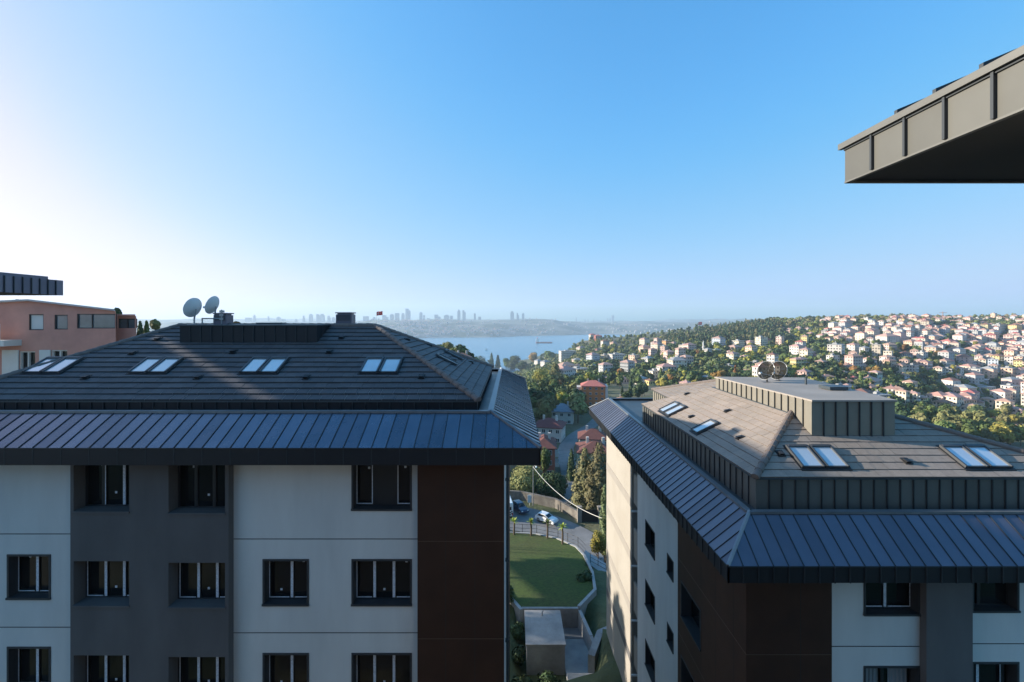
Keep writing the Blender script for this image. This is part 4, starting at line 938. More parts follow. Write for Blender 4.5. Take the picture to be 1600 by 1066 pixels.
x0, y0 = (316-800)/F*20, 20.0; m.tube([(x0,y0,-.18),(x0,y0,.08)], .03, 6); m.tube([(x0,y0,.06),(x0+.9,y0,.06)], .03, 6); m.tube([(x0+.85,y0,-.18),(x0+.85,y0,.45)], .03, 6)
for q in (.0,.16,.32): m.box(x0+.78, x0+.95, y0-.05, y0+.05, q, q+.1)
tag(m.build('mounting_frame', M['steel']), 'low steel mounting frame between the two white dishes', 'frame')

# ------------------------------------------------------------------ pink house on the left
M['pink'] = mat('pink_render', (.56,.27,.21), .9, noise=(.7,.12), tint=((.48,.23,.185), .3), bump=(20,.2,.01))
M['offwhite'] = mat('offwhite_paint', (.62,.60,.57), .8, noise=(1,.06))
M['clearpane'] = mat('reflecting_pane', (.10,.13,.15), .05, spec=.8, coat=1, noise=(.6,.4))
def pink_house():
    Y = 45.0; s_ = Y/F
    def X(px): return (px-800)*s_
    def Z(py): return (500-py)*s_
    t = thing('pink_house', 'dusty pink house with low gable roof beyond the left roof', 'house', (X(80), Y+5, -12))
    def P(u, v, d): return (u, Y+d, v)
    wins = [(X(45),X(68),Z(516),Z(491),.3), (X(85),X(106),Z(515),Z(492),.3), (X(120),X(180),Z(513.5),Z(490.5),.25)]
    low = [(X(30),X(55),Z(577),Z(549),.4), (X(80),X(105),Z(570),Z(547),.4)]
    m = MB(); wall(P, X(-60), X(181), -12, Z(486.5), wins+low, m)
    m.poly([P(X(-60),Z(486.5),0), P(X(181),Z(486.5),0), P(X(50),Z(471),0), P(X(-60),Z(476),0)])
    m.poly([(X(181),Y,-12),(X(181)*1.22-.3,Y*1.22,-12),(X(181)*1.22-.3,Y*1.22,Z(486.5)),(X(181),Y,Z(486.5))])
    m.build('wall', M['pink'], t)
    m = MB()
    for a, b in (((X(50),Z(470.5)),(X(184),Z(486))), ((X(50),Z(470.5)),(X(-60),Z(475.5)))):
        m.hexa([(a[0],Y-.4,a[1]),(b[0],Y-.4,b[1]),(b[0]*1.22-.3,Y*1.22,b[1]),(a[0]*1.22-.3,Y*1.22,a[1]),(a[0],Y-.4,a[1]+.17),(b[0],Y-.4,b[1]+.17),(b[0]*1.22-.3,Y*1.22,b[1]+.17),(a[0]*1.22-.3,Y*1.22,a[1]+.17)])
    m.build('roof', mat('pale_roof_sheet', (.45,.42,.42), .6, noise=(2,.15)), t)
    for i, (a, b, c, d, D_) in enumerate(wins):
        f = MB(); k = .09
        pbox(f,P,a,a+k,c,d,.05,.2); pbox(f,P,b-k,b,c,d,.05,.2); pbox(f,P,a+k,b-k,c,c+k,.05,.2); pbox(f,P,a+k,b-k,d-k,d,.05,.2)
        if i == 2: pbox(f,P,a+(b-a)*.38-.03,a+(b-a)*.38+.03,c+k,d-k,.05,.2)
        w_ = f.build('window', M['frame'], t); g = MB(); g.poly([P(a+k,c+k,.15),P(b-k,c+k,.15),P(b-k,d-k,.15),P(a+k,d-k,.15)]); g.build('pane', M['offwhite'] if i < 1 else M['clearpane'], w_)
    for (a, b, c, d, D_) in low:
        f = MB(); pbox(f,P,a,a+.1,c,d,.1,.3); pbox(f,P,(a+b)/2-.06,(a+b)/2+.06,c,d,.1,.3); pbox(f,P,b-.1,b,c,d,.1,.3); pbox(f,P,a,b,d-.12,d-.002,.09,.31); w_ = f.build('window', M['offwhite'], t)
        g = MB(); g.poly([P(a,c,.32),P(b,c,.32),P(b,d,.32),P(a,d,.32)]); g.build('pane', M['glass'], w_)
    for a, b in ((5,30),(63,80)):
        m = MB(); m.box(X(a),X(b),Y-.12,Y+.02,-11.9,Z(547)); m.build('pilaster', M['offwhite'], t)
    m = MB(); m.box(X(-60),X(34),Y-1.6,Y-.0,Z(540),Z(531)); b_ = m.build('balcony', M['offwhite'], t)
    m = MB(); m.box(X(-60),X(27),Y-1.55,Y-1.5,Z(531),Z(506)); m.build('balcony_glass', M['offwhite'], b_)
    m = MB(); Y2 = Y+1.2; a, b = X(184)*Y2/Y, X(213)*Y2/Y
    def Q(u, v, d): return (u, Y2+d, v)
    wall(Q, X(181)*Y2/Y-.6, b, -12, Z(494), [(a,b-.15,Z(513)*1.02,Z(498)*1.02,.3)], m); m.poly([(b,Y2,-12),(b*1.2-.3,Y2*1.2,-12),(b*1.2-.3,Y2*1.2,Z(494)),(b,Y2,Z(494))]); m.build('bay', M['pink'], t)
    m = MB(); z0, z1 = Z(494)+.005, Z(491); q0, q1 = X(181)*Y2/Y-.5, b+.15; m.hexa([(q0,Y2-.3,z0),(q1,Y2-.3,z0),(q1*1.2-.3,Y2*1.2,z0),(q0*1.2-.3,Y2*1.2,z0),(q0,Y2-.3,z1),(q1,Y2-.3,z1),(q1*1.2-.3,Y2*1.2,z1),(q0*1.2-.3,Y2*1.2,z1)]); m.build('roof', M['pink'], t)
    m = MB(); pbox(m,Q,a,a+.1,Z(513)*1.02,Z(498)*1.02,.1,.25); pbox(m,Q,b-.25,b-.15,Z(513)*1.02,Z(498)*1.02,.1,.25); pbox(m,Q,(a+b)/2-.1,(a+b)/2,Z(513)*1.02,Z(498)*1.02,.1,.25); pbox(m,Q,a+.002,b-.152,Z(498)*1.02-.1,Z(498)*1.02-.002,.09,.26); w_ = m.build('window', M['frame'], t)
    m = MB(); m.poly([Q(a,Z(513)*1.02,.22),Q(b-.15,Z(513)*1.02,.22),Q(b-.15,Z(498)*1.02,.22),Q(a,Z(498)*1.02,.22)]); m.build('pane', M['clearpane'], w_)
pink_house()

# ------------------------------------------------------------------ flags, minaret, crane, ships
M['flag'] = mat('red_flag_cloth', (.62,.035,.03), .8); M['flagwhite'] = mat('white_emblem', (.8,.8,.8), .8)
def flag(label, x, y, zt, w_, hgt):
    g = gz(x, y); t = thing('flag', label, 'flag', (x, y, g))
    m = MB(); m.tube([(x-w_/2,y,g-.5),(x-w_/2,y,zt+.3)], .012*w_+.08, 7, 0, .05); m.build('pole', M['steel'], t)
    def cl(u, v, o=0.): return (x-w_/2+u*w_, y+math.sin(u*7)*.10*w_*u+o, zt-hgt+v*hgt+u*hgt*.28+math.sin(u*6)*.05*hgt)
    m = MB(); n = 12
    for i in range(n): m.poly([cl(i/n,0), cl((i+1)/n,0), cl((i+1)/n,1), cl(i/n,1)])
    c = m.build('cloth', M['flag'], t)
    m = MB(); ra, rb = .25, .20                                       # crescent and star
    A = [(.36+ra*math.cos(q)*hgt/w_, .5+ra*math.sin(q)) for q in np.linspace(.55, 5.73, 24)]; Bq = [(.42+rb*math.cos(q)*hgt/w_, .5+rb*math.sin(q)) for q in np.linspace(.75, 5.53, 24)]
    for o in (-.03, .03):
        for i in range(23): m.poly([cl(*A[i],o), cl(*A[i+1],o), cl(*Bq[i+1],o), cl(*Bq[i],o)])
        st = [(.60+(.125 if k % 2 == 0 else .05)*math.cos(math.pi+k*math.pi/5)*hgt/w_, .5+(.125 if k % 2 == 0 else .05)*math.sin(math.pi+k*math.pi/5)) for k in range(10)]
        m.poly([cl(*p, o) for p in st])
    m.build('emblem', M['flagwhite'], c)
D = 250; flag('large red flag waving above the left roof in front of the skyline', (593-800)/F*D, D, (500-486)/F*D-.6, 9.2/F*D, 6.0/F*D)
D = 900; flag('small red flag on a tall pole above the dark forest on the hill', (1094-800)/F*D, D, (500-504)/F*D, 6/F*D, 4.5/F*D)
D = 590; x = (1099-800)/F*D; g = gz(x, D); t = thing('minaret', 'slender white minaret with pointed cap on the middle slope', 'minaret', (x, D, g))
zt = (500-533)/F*D; hh = zt-g; m = MB(); m.tube([(x,D,g-3),(x,D,g+hh*.8)], 1.1, 10, 0, .85); m.build('shaft', M['offwhite'], t)
m = MB(); m.tube([(x,D,g+hh*.55),(x,D,g+hh*.60)], 1.7, 12); m.build('balcony', M['offwhite'], t); m = MB(); m.tube([(x,D,g+hh*.8),(x,D,zt+1)], 1.1, 10, 0, .05); m.build('cap', mat('lead_cap', (.3,.32,.34), .5, metal=.4), t)
D = 985; x = (1473-800)/F*D; g = gz(x, D); t = thing('tower_crane', 'orange tower crane standing on the skyline of the right hill', 'crane', (x, D, g))
oc = mat('crane_paint', (.50,.20,.08), .6); zt = (500-488)/F*D; m = MB()
for dx in (-.7,.7):
    for dy in (-.7,.7): m.tube([(x+dx,D+dy,g-1),(x+dx,D+dy,zt)], .22, 4)
for i in range(10):
    z = g+(zt-g)*i/10; m.tube([(x-.7,D-.7,z),(x+.7,D-.7,z+(zt-g)/10)], .14, 4)
m.build('mast', oc, t); m = MB(); m.tube([(x-7,D,zt-1),(x+9,D,zt-1)], .4, 5); m.tube([(x,D,zt-1),(x,D,zt+2)], .3, 5); m.build('jib', oc, t)
D = 2550; x = (850-800)/F*D; t = thing('cargo_ship', 'long red-hulled cargo ship with white superstructure on the strait', 'ship', (x, D, -130))
hp = [(-46,-6),(-46,6),(30,7),(46,0),(30,-7)]
m = MB(); m.poly([(x+a,D+b,-123.5) for a,b in hp]); n_ = len(hp)
for i in range(n_): a, b = hp[i], hp[(i+1) % n_]; m.poly([(x+a[0],D+a[1],-131),(x+b[0],D+b[1],-131),(x+b[0],D+b[1],-123.5),(x+a[0],D+a[1],-123.5)])
m.build('hull', mat('ship_red', (.36,.09,.07), .7), t)
m = MB(); m.box(x-44,x-28,D-6,D+6,-123.45,-109); m.box(x-42,x-32,D-4,D+4,-108.99,-102); m.build('superstructure', M['offwhite'], t)
m = MB(); m.tube([(x-37,D,-102),(x-37,D,-96)], 1.2, 8); m.build('funnel', M['flag'], t)
D = 1960; x = (760-800)/F*D; t = thing('boat', 'small white boat alone on the blue strait', 'boat', (x, D, -130))
m = MB(); hp = [(-5,-2.2),(-5,2.2),(3,2.2),(7,0),(3,-2.2)]; m.poly([(x+a,D+b,-127.6) for a,b in hp])
for i in range(5): a, b = hp[i], hp[(i+1) % 5]; m.poly([(x+a[0]*.85,D+a[1]*.8,-130.6),(x+b[0]*.85,D+b[1]*.8,-130.6),(x+b[0],D+b[1],-127.6),(x+a[0],D+a[1],-127.6)])
m.build('hull', M['dish'], t); m = MB(); m.box(x-4,x+2.5,D-1.8,D+1.8,-127.59,-122.5); m.build('cabin', M['dish'], t)

# ------------------------------------------------------------------ houses
WC = {'white': (.57,.525,.48), 'cream': (.64,.56,.44), 'pink': (.60,.43,.37), 'peach': (.66,.47,.34), 'yellow': (.66,.53,.24), 'orange': (.62,.33,.15), 'grey': (.40,.40,.40), 'beige': (.52,.46,.37), 'brick red': (.34,.11,.075), 'mint': (.50,.58,.52), 'olive': (.42,.37,.22), 'teal': (.10,.30,.27), 'rust orange': (.60,.20,.07), 'bluish': (.48,.52,.58)}
RC = {'orange': (.42,.25,.185), 'red': (.42,.15,.115), 'brown': (.24,.125,.085), 'grey': (.30,.30,.30), 'pink': (.43,.27,.22), 'dark red': (.125,.045,.038), 'slate': (.22,.26,.31)}
WM = {k: mat('wall_'+k.replace(' ', '_'), v, .88, noise=(.5,.10), rand=.10) for k, v in WC.items()}
RM = {k: mat('roof_'+k.replace(' ', '_'), v, .85, noise=(1.2,.22), rand=.15, bump=(3,.4,.08)) for k, v in RC.items()}
M['hwin'] = mat('house_window', (.035,.040,.048), .15, spec=.6); M['hframe'] = mat('house_frame', (.62,.62,.60), .7)
def hip(m, w_, d, z, rh, ov, flat, gable=False):
    x, y = w_/2+ov, d/2+ov
    if flat:
        m.box(-x+.1, x-.1, -y+.1, y-.1, z, z+.28); m.box(-w_*.18, w_*.12, -d*.1, d*.22, z+.281, z+1.9); return
    k = 0 if gable else min(x, y)*.95
    if w_ >= d: r0, r1 = (-x+k, 0, z+rh), (x-k, 0, z+rh)
    else: r0, r1 = (0, -y+k, z+rh), (0, y-k, z+rh)
    c = [(-x,-y,z),(x,-y,z),(x,y,z),(-x,y,z)]
    if w_ >= d: fs = [[c[0],c[1],r1,r0],[c[1],c[2],r1],[c[2],c[3],r0,r1],[c[3],c[0],r0]]
    else: fs = [[c[0],c[1],r0],[c[1],c[2],r1,r0],[c[2],c[3],r1],[c[3],c[0],r0,r1]]
    for f in fs: m.poly(f)
    m.poly(c[::-1])
    for (p, q) in zip(c, c[1:]+c[:1]): m.poly([(p[0],p[1],z-.22),(q[0],q[1],z-.22),q,p])
def far_house(name, label, cat, x, y, z, w_, d, hgt, wall_, roof_, rz, rh=None, flat=False, seed=0, group='houses on the hillside'):
    """small in the picture: walls with window openings marked as faces of the same mesh, and the roof as a part"""
    rnd = random.Random(seed); t = MB(); t.box(-w_/2, w_/2, -d/2, d/2, -7, hgt)
    nf = max(1, round(hgt/3.0)); fh = hgt/nf
    for f in range(nf):
        z0 = f*fh+fh*.32; z1 = f*fh+fh*.78
        for (L, ax) in ((w_, 0), (d, 1)):
            n_ = max(2, round(L/2.7))
            for i in range(n_):
                if rnd.random() < .1: continue
                u = -L/2+L*(i+.5)/n_; hw = min(.62, L/n_*.32)
                for s_ in (-1, 1):
                    e = .05
                    if ax == 0: q = [(u-hw,s_*(d/2+e),z0),(u+hw,s_*(d/2+e),z0),(u+hw,s_*(d/2+e),z1),(u-hw,s_*(d/2+e),z1)]
                    else: q = [(s_*(w_/2+e),u-hw,z0),(s_*(w_/2+e),u+hw,z0),(s_*(w_/2+e),u+hw,z1),(s_*(w_/2+e),u-hw,z1)]
                    t.poly(q, 1)
        if nf > 2 and f and seed % 3 == 0: t.box(-w_*.32, w_*.1, -d/2-1.0, -d/2-.001, f*fh+.0, f*fh+.9, 2)
        elif nf > 2 and f and seed % 3 == 1: t.box(-w_/2-.12, w_/2+.12, -d/2-.12, -d/2-.002, f*fh-.12, f*fh+.12, 2)
    o = t.build(name, [WM[wall_], M['hwin'], M['hframe']]); o.location = (x, y, z); o.rotation_euler[2] = rz
    tag(o, label, cat, group)
    r = MB(); hip(r, w_, d, hgt+.005, rh or min(w_, d)*.24, .5, flat)
    if rnd.random() < .6: r.box(w_*.1, w_*.1+.7, d*.05, d*.05+.7, hgt, hgt+(rh or min(w_, d)*.24)+.7)
    ro = r.build('roof', RM[roof_]); ro.parent = o
    return o
def near_house(name, label, x, y, z, w_, d, hgt, wall_, roof_, rz, floors, cols, rh, gable=False, cat='house', balc=False, white_side=False):
    t = thing(name, label, cat, (x, y, z), 'houses in the valley', rz)
    m = MB(); m.box(-w_/2, w_/2, -d/2, d/2, -4, hgt)
    place(m.build('wall', WM[wall_]), t)
    r = MB(); hip(r, w_, d, hgt+.005, rh, .55, False, gable); ro = place(r.build('roof', RM[roof_]), t)
    for cx in (-.22, .25):
        c = MB(); c.box(w_*cx-.35, w_*cx+.35, -.1, .6, hgt+rh*.35, hgt+rh+.75); place(c.build('chimney', WM['white']), ro)
    fh = hgt/floors
    def win(q0, q1, q2, q3, nrm):
        q = [Vector(v) for v in (q0, q1, q2, q3)]; nv = Vector(nrm); f = MB(); k = .09; u = (q[1]-q[0]).normalized(); v = Vector((0,0,1)); W_ = (q[1]-q[0]).length; H_ = (q[3]-q[0]).length
        for (a, b, c_, d_) in ((0,k,0,H_),(W_-k,W_,0,H_),(k,W_-k,0,k),(k,W_-k,H_-k,H_),(W_/2-k/2,W_/2+k/2,k,H_-k)): f.obox(q[0]+u*a+v*c_+nv*.002, u*(b-a), v*(d_-c_), nv*.09)
        wo = place(f.build('window', M['hframe']), t); g = MB(); o_ = nv*.03; g.poly([q[0]+o_, q[1]+o_, q[2]+o_, q[3]+o_]); place(g.build('pane', M['hwin']), wo)
    for f in range(floors):
        z0, z1 = f*fh+fh*.30, f*fh+fh*.76
        for i in range(cols):
            u = -w_/2+w_*(i+.5)/cols; hw = min(.62, w_/cols*.3); win((u-hw,-d/2,z0),(u+hw,-d/2,z0),(u+hw,-d/2,z1),(u-hw,-d/2,z1),(0,-1,0))
        for i in range(max(2, cols-1)):
            u = -d/2+d*(i+.5)/max(2, cols-1); hw = .55
            win((w_/2,u-hw,z0),(w_/2,u+hw,z0),(w_/2,u+hw,z1),(w_/2,u-hw,z1),(1,0,0)); win((-w_/2,u+hw,z0),(-w_/2,u-hw,z0),(-w_/2,u-hw,z1),(-w_/2,u+hw,z1),(-1,0,0))
        if balc and f:
            b = MB(); b.box(w_/2+.1, w_/2+1.1, -d*.35, d*.05, f*fh-.1, f*fh+.02)
            for yy_ in (-d*.35, d*.05-.06): b.box(w_/2+.1, w_/2+1.1, yy_, yy_+.06, f*fh+.021, f*fh+.95)
            b.box(w_/2+1.04, w_/2+1.1, -d*.35, d*.05, f*fh+.955, f*fh+1.0); place(b.build('balcony', M['hframe']), t)
    if white_side:
        b = MB(); b.box(w_/2+.13, w_/2+1.4, -d/2+.3, d/2, -3, hgt); place(b.build('side_bay', WM['white']), t)
        b = MB(); b.box(-w_/2-2.6, -w_/2-.13, -d/2+2.2, d/2, -3, hgt-1.0); place(b.build('side_bay', WM['white']), t)
near_house('valley_house', 'two-storey white house with wide red roof beside the valley lane', 13.0, 157, -41.6, 9.4, 9, 5.6, 'white', 'dark red', R(-16), 2, 4, 2.3)
near_house('valley_house', 'white house with red eaves and slate blue roof under the dark trees', 21.0, 190, -43.0, 9.2, 8.5, 5.6, 'white', 'slate', R(-10), 2, 3, 2.6)
near_house('valley_house', 'narrow brick red house with white balconies at the left eave corner', 8.4, 119, -39.8, 5.4, 9, 7.6, 'brick red', 'dark red', R(-4), 3, 2, 1.9, balc=True)
near_house('valley_house', 'low house with plain dark red roof behind the teal house', 25.5, 143, -40.6, 8.6, 8, 4.2, 'white', 'dark red', R(-8), 1, 3, 2.3)
near_house('valley_house', 'teal-walled house with red roof behind the tall conifers', 21.5, 118, -39.4, 8.6, 8.5, 6.2, 'teal', 'dark red', R(-6), 2, 3, 2.0)
near_house('valley_block', 'rust orange apartment block with red roof and white corner bays', 44.5, 250, -46.5, 12.5, 10, 10.8, 'rust orange', 'red', R(-8), 4, 4, 2.6, cat='apartment block', balc=True, white_side=True)
near_house('valley_house', 'low house with dark red hip roof just in front of the orange block', 41.5, 214, -45.2, 8.4, 8, 3.4, 'beige', 'dark red', R(-10), 1, 3, 2.2)
near_house('valley_house', 'small bluish house with brown roof above the bright eave end', 58, 237, -45.6, 7.6, 7.2, 4.0, 'bluish', 'brown', R(-12), 1, 3, 2.1)
near_house('valley_house', 'brown-roofed house behind the right slope of the left roof', -19.5, 178, -19.2, 7, 7, 4.6, 'brick red', 'brown', R(10), 2, 3, 1.9)

# hillside houses: left, right, top, base in picture coordinates, wall, roof (F... = flat)
HL = [(874,901,549,567,'white','Fgrey'),(895,910,561,572,'pink','pink'),(952,979,554,567,'white','Fgrey'),(1005,1021,560,569,'white','grey'),(836,846,562,574,'white','grey'),(846,859,564,575,'white','grey'),(922,932,570,581,'white','grey'),(902,915,542,551,'white','pink'),(921,931,522,531,'cream','red'),(929,941,524,532,'brick red','red'),(940,951,555,566,'cream','Fgrey'),
(925,944,588,597,'beige','Fgrey'),(946,964,589,599,'beige','pink'),(966,983,591,600,'pink','orange'),(994,1012,590,601,'white','grey'),(1012,1021,594,603,'yellow','brown'),
(1036,1048,533,543,'orange','Fgrey'),(1048,1061,535,543,'white','pink'),(1102,1113,544,558,'white','grey'),(1146,1166,533,546,'cream','Fgrey'),(1139,1162,541,550,'pink','pink'),(1113,1128,546,554,'beige','grey'),(1157,1174,556,566,'white','pink'),(1114,1130,571,581,'cream','pink'),(1132,1151,572,582,'white','Fgrey'),(1163,1181,577,589,'pink','orange'),(1217,1240,558,567,'peach','orange'),(1197,1214,548,556,'cream','pink'),(1004,1024,559,569,'white','grey'),(1066,1082,597,606,'pink','pink'),(1057,1069,590,598,'peach','orange'),(1090,1102,578,586,'beige','pink'),(1100,1114,588,598,'white','grey'),
(1187,1196,514,519,'pink','orange'),(1197,1207,513,519,'pink','orange'),(1209,1217,512,518,'white','pink'),(1218,1228,512,519,'pink','orange'),(1229,1240,513,520,'pink','pink'),(1196,1210,521,526,'beige','orange'),(1244,1256,511,518,'pink','orange'),(1258,1270,513,519,'white','pink'),(1262,1276,520,526,'pink','orange'),
(1294,1329,539,556,'white','Fgrey'),(1294,1315,556,573,'white','Fgrey'),(1326,1348,537,550,'white','orange'),(1346,1362,542,553,'white','grey'),(1363,1384,539,560,'beige','Fgrey'),(1382,1405,537,549,'pink','orange'),(1374,1413,524,538,'white','pink'),(1349,1374,560,575,'white','orange'),(1401,1420,569,586,'cream','orange'),(1420,1440,572,586,'white','Fgrey'),(1407,1427,561,573,'pink','orange'),(1282,1308,587,601,'white','orange'),(1311,1329,581,591,'beige','orange'),(1327,1344,589,597,'pink','red'),(1345,1362,581,594,'peach','orange'),(1362,1382,580,594,'mint','pink'),(1340,1391,594,605,'white','pink'),(1349,1381,604,614,'peach','orange'),(1382,1416,606,620,'white','orange'),(1415,1438,595,610,'cream','orange'),(1416,1441,532,544,'peach','orange'),(1379,1395,513,523,'white','Fgrey'),(1343,1367,520,529,'white','red'),(1324,1339,527,534,'white','pink'),(1305,1321,525,535,'pink','orange'),(1289,1306,527,539,'beige','brown'),(1305,1336,512,521,'beige','Fgrey'),(1346,1360,508,514,'cream','pink'),(1406,1430,551,562,'grey','brown'),(1424,1441,546,561,'pink','orange'),
(1435,1453,524,535,'white','Fgrey'),(1454,1476,543,554,'orange','orange'),(1437,1452,551,567,'white','Fgrey'),(1458,1487,524,533,'bluish','pink'),(1473,1501,532,542,'pink','red'),(1508,1525,505,519,'peach','brown'),(1534,1554,505,521,'olive','brown'),(1554,1577,507,520,'grey','Fgrey'),(1579,1602,507,521,'yellow','brown'),(1488,1500,513,523,'yellow','brown'),(1498,1522,519,529,'pink','orange'),(1539,1567,521,541,'pink','red'),(1569,1591,521,541,'pink','orange'),(1515,1545,542,556,'cream','pink'),(1546,1575,543,556,'beige','Fgrey'),(1592,1612,525,542,'white','pink'),(1495,1516,555,566,'white','orange'),(1468,1492,562,577,'white','orange'),(1461,1479,573,587,'cream','pink'),(1478,1491,577,591,'white','Fgrey'),(1444,1462,579,588,'brick red','brown'),(1491,1509,576,588,'grey','Fgrey'),(1515,1543,577,595,'white','Fgrey'),(1567,1596,576,596,'peach','Fgrey'),(1496,1509,586,600,'cream','pink'),(1521,1555,594,604,'grey','Fgrey'),
(1409,1422,609,633,'cream','orange'),(1423,1440,612,631,'cream','pink'),(1430,1456,620,633,'yellow','orange'),(1462,1494,627,641,'peach','brown'),(1489,1535,623,638,'peach','orange'),(1504,1554,635,650,'cream','orange'),(1559,1596,623,652,'cream','orange'),(1581,1606,637,659,'white','pink'),(1487,1512,602,616,'white','Fgrey'),(1492,1520,614,623,'cream','orange'),(1517,1566,605,615,'white','Fgrey'),(1569,1602,604,615,'white','Fgrey'),(1536,1560,622,638,'peach','orange'),(1500,1525,668,681,'pink','red'),(1516,1550,682,692,'pink','orange'),(1552,1589,678,692,'pink','orange'),(1580,1606,666,682,'pink','orange'),(1398,1415,605,622,'white','orange')]
rnd = random.Random(77)
placed = []
def free(x, y, r):
    return all((x-q[0])**2+(y-q[1])**2 > (r+q[2])**2*.55 for q in placed)
HOUSES = []
def add_house(x0, x1, yt, yb, wl, rf):
    p = on_ground((x0+x1)/2, yb)
    if p is None: return False
    if x1 < 1290 and rf == 'orange': rf = 'pink'
    elif x1 < 1130 and rf == 'pink' and int(x0) % 2: rf = 'grey'
    x, y, z = p; k = y/F; a_ = x/y
    W_ = (x1-x0)*k; flat = rf[0] == 'F'; w_ = W_/(1+.72*max(a_, 0)); d = min(max(w_*.8, 7), 17); hh = (yb-yt)*k*(1 if flat else .86); hh = max(hh, 2.8)
    if not flat: pass
    placed.append((x, y, max(w_, d)*.5)); y += d*.4
    HOUSES.append(dict(px=(x0+x1)/2, py=yb, x=x, y=y, z=z, w=w_, d=d, h=hh, wl=wl, rf=rf.lstrip('F'), flat=flat)); return True
for q in HL: add_house(*q)
def rect_hit(x0, x1, y0, y1): return any(x0 < b-1 and x1 > a+1 and y0 < d-1 and y1 > c+1 for a, b, c, d, _, _ in HL)
WCH = ['white']*6+['pink']*4+['cream']*4+['peach']*2+['beige']*2+['grey', 'bluish', 'yellow']
RCH = ['orange']*6+['pink']*3+['brown']*2+['red', 'Fgrey', 'Fgrey', 'Fgrey']
tries = 0; extra = 0
while extra < 270 and tries < 4000:
    tries += 1
    px = rnd.uniform(1290, 1625) if rnd.random() < .95 else rnd.uniform(850, 1290); py = rnd.uniform(503, 672) if px > 1290 else rnd.uniform(540, 600)
    if px < 1420 and py > 560 and px > 1290 and rnd.random() < .6: continue
    if py > 640 and px < 1560: continue
    if px < 1480 and 595 < py < 640 and px > 1440: continue
    if 1290 < px < 1400 and py < 520 and rnd.random() < .7: continue
    p = on_ground(px, py)
    if p is None or p[1] > 1150: continue
    k = F/p[1]; W_ = rnd.uniform(11, 20)*k; hh = rnd.choice((6, 9, 11, 13, 15, 17))*k
    if rect_hit(px-W_*.4, px+W_*.4, py-hh*.8, py): continue
    if not free(p[0], p[1], 7): continue
    if add_house(px-W_/2, px+W_/2, py-hh, py, rnd.choice(WCH), rnd.choice(RCH)): extra += 1
NUM = ['', 'one-storey', 'two-storey', 'three-storey', 'four-storey', 'five-storey', 'six-storey', 'seven-storey', 'eight-storey']
def zone_of(px, py):
    v = 'on the ridge' if py < 512 else 'high on the slope' if py < 533 else 'halfway up the slope' if py < 560 else 'low on the slope' if py < 597 else 'at the slope foot'
    h_ = ('left of the strait gap' if px < 800 else 'below the strait' if px < 930 else 'past the orange block' if px < 1000 else 'left of the minaret' if px < 1099 else 'right of the minaret' if px < 1180 else 'above the mesh dishes' if px < 1270 else
         'above the rooftop box' if px < 1345 else 'above the box corner' if px < 1405 else 'left of the right skylights' if px < 1460 else 'above the right skylights' if px < 1530 else 'by the right edge')
    return v, h_
keys = {}
for H in HOUSES:
    v, h_ = zone_of(H['px'], H['py']); nf = min(8, max(1, round(H['h']/3)))
    H['kind'] = 'block' if nf >= 4 else 'house'
    H['lab'] = '%s %s %s, %s roof, %s %s' % (NUM[nf], H['wl'], H['kind'], ('flat' if H['flat'] else H['rf']), v, h_)
    keys.setdefault(H['lab'], []).append(H)
for lab, hs in keys.items():
    hs.sort(key=lambda q: q['px'])
    for i, H in enumerate(hs):
        if len(hs) > 1: H['lab'] = (('leftmost ' if i == 0 else 'rightmost ' if i == len(hs)-1 else ORD[i]+'-from-left ')+lab)
for i, H in enumerate(HOUSES):
    far_house('hillside_'+H['kind'], H['lab'], 'apartment block' if H['kind'] == 'block' else 'house', H['x'], H['y'], H['z'], H['w'], H['d'], H['h'], H['wl'], H['rf'], R(rnd.uniform(8, 44)), None, H['flat'], i)

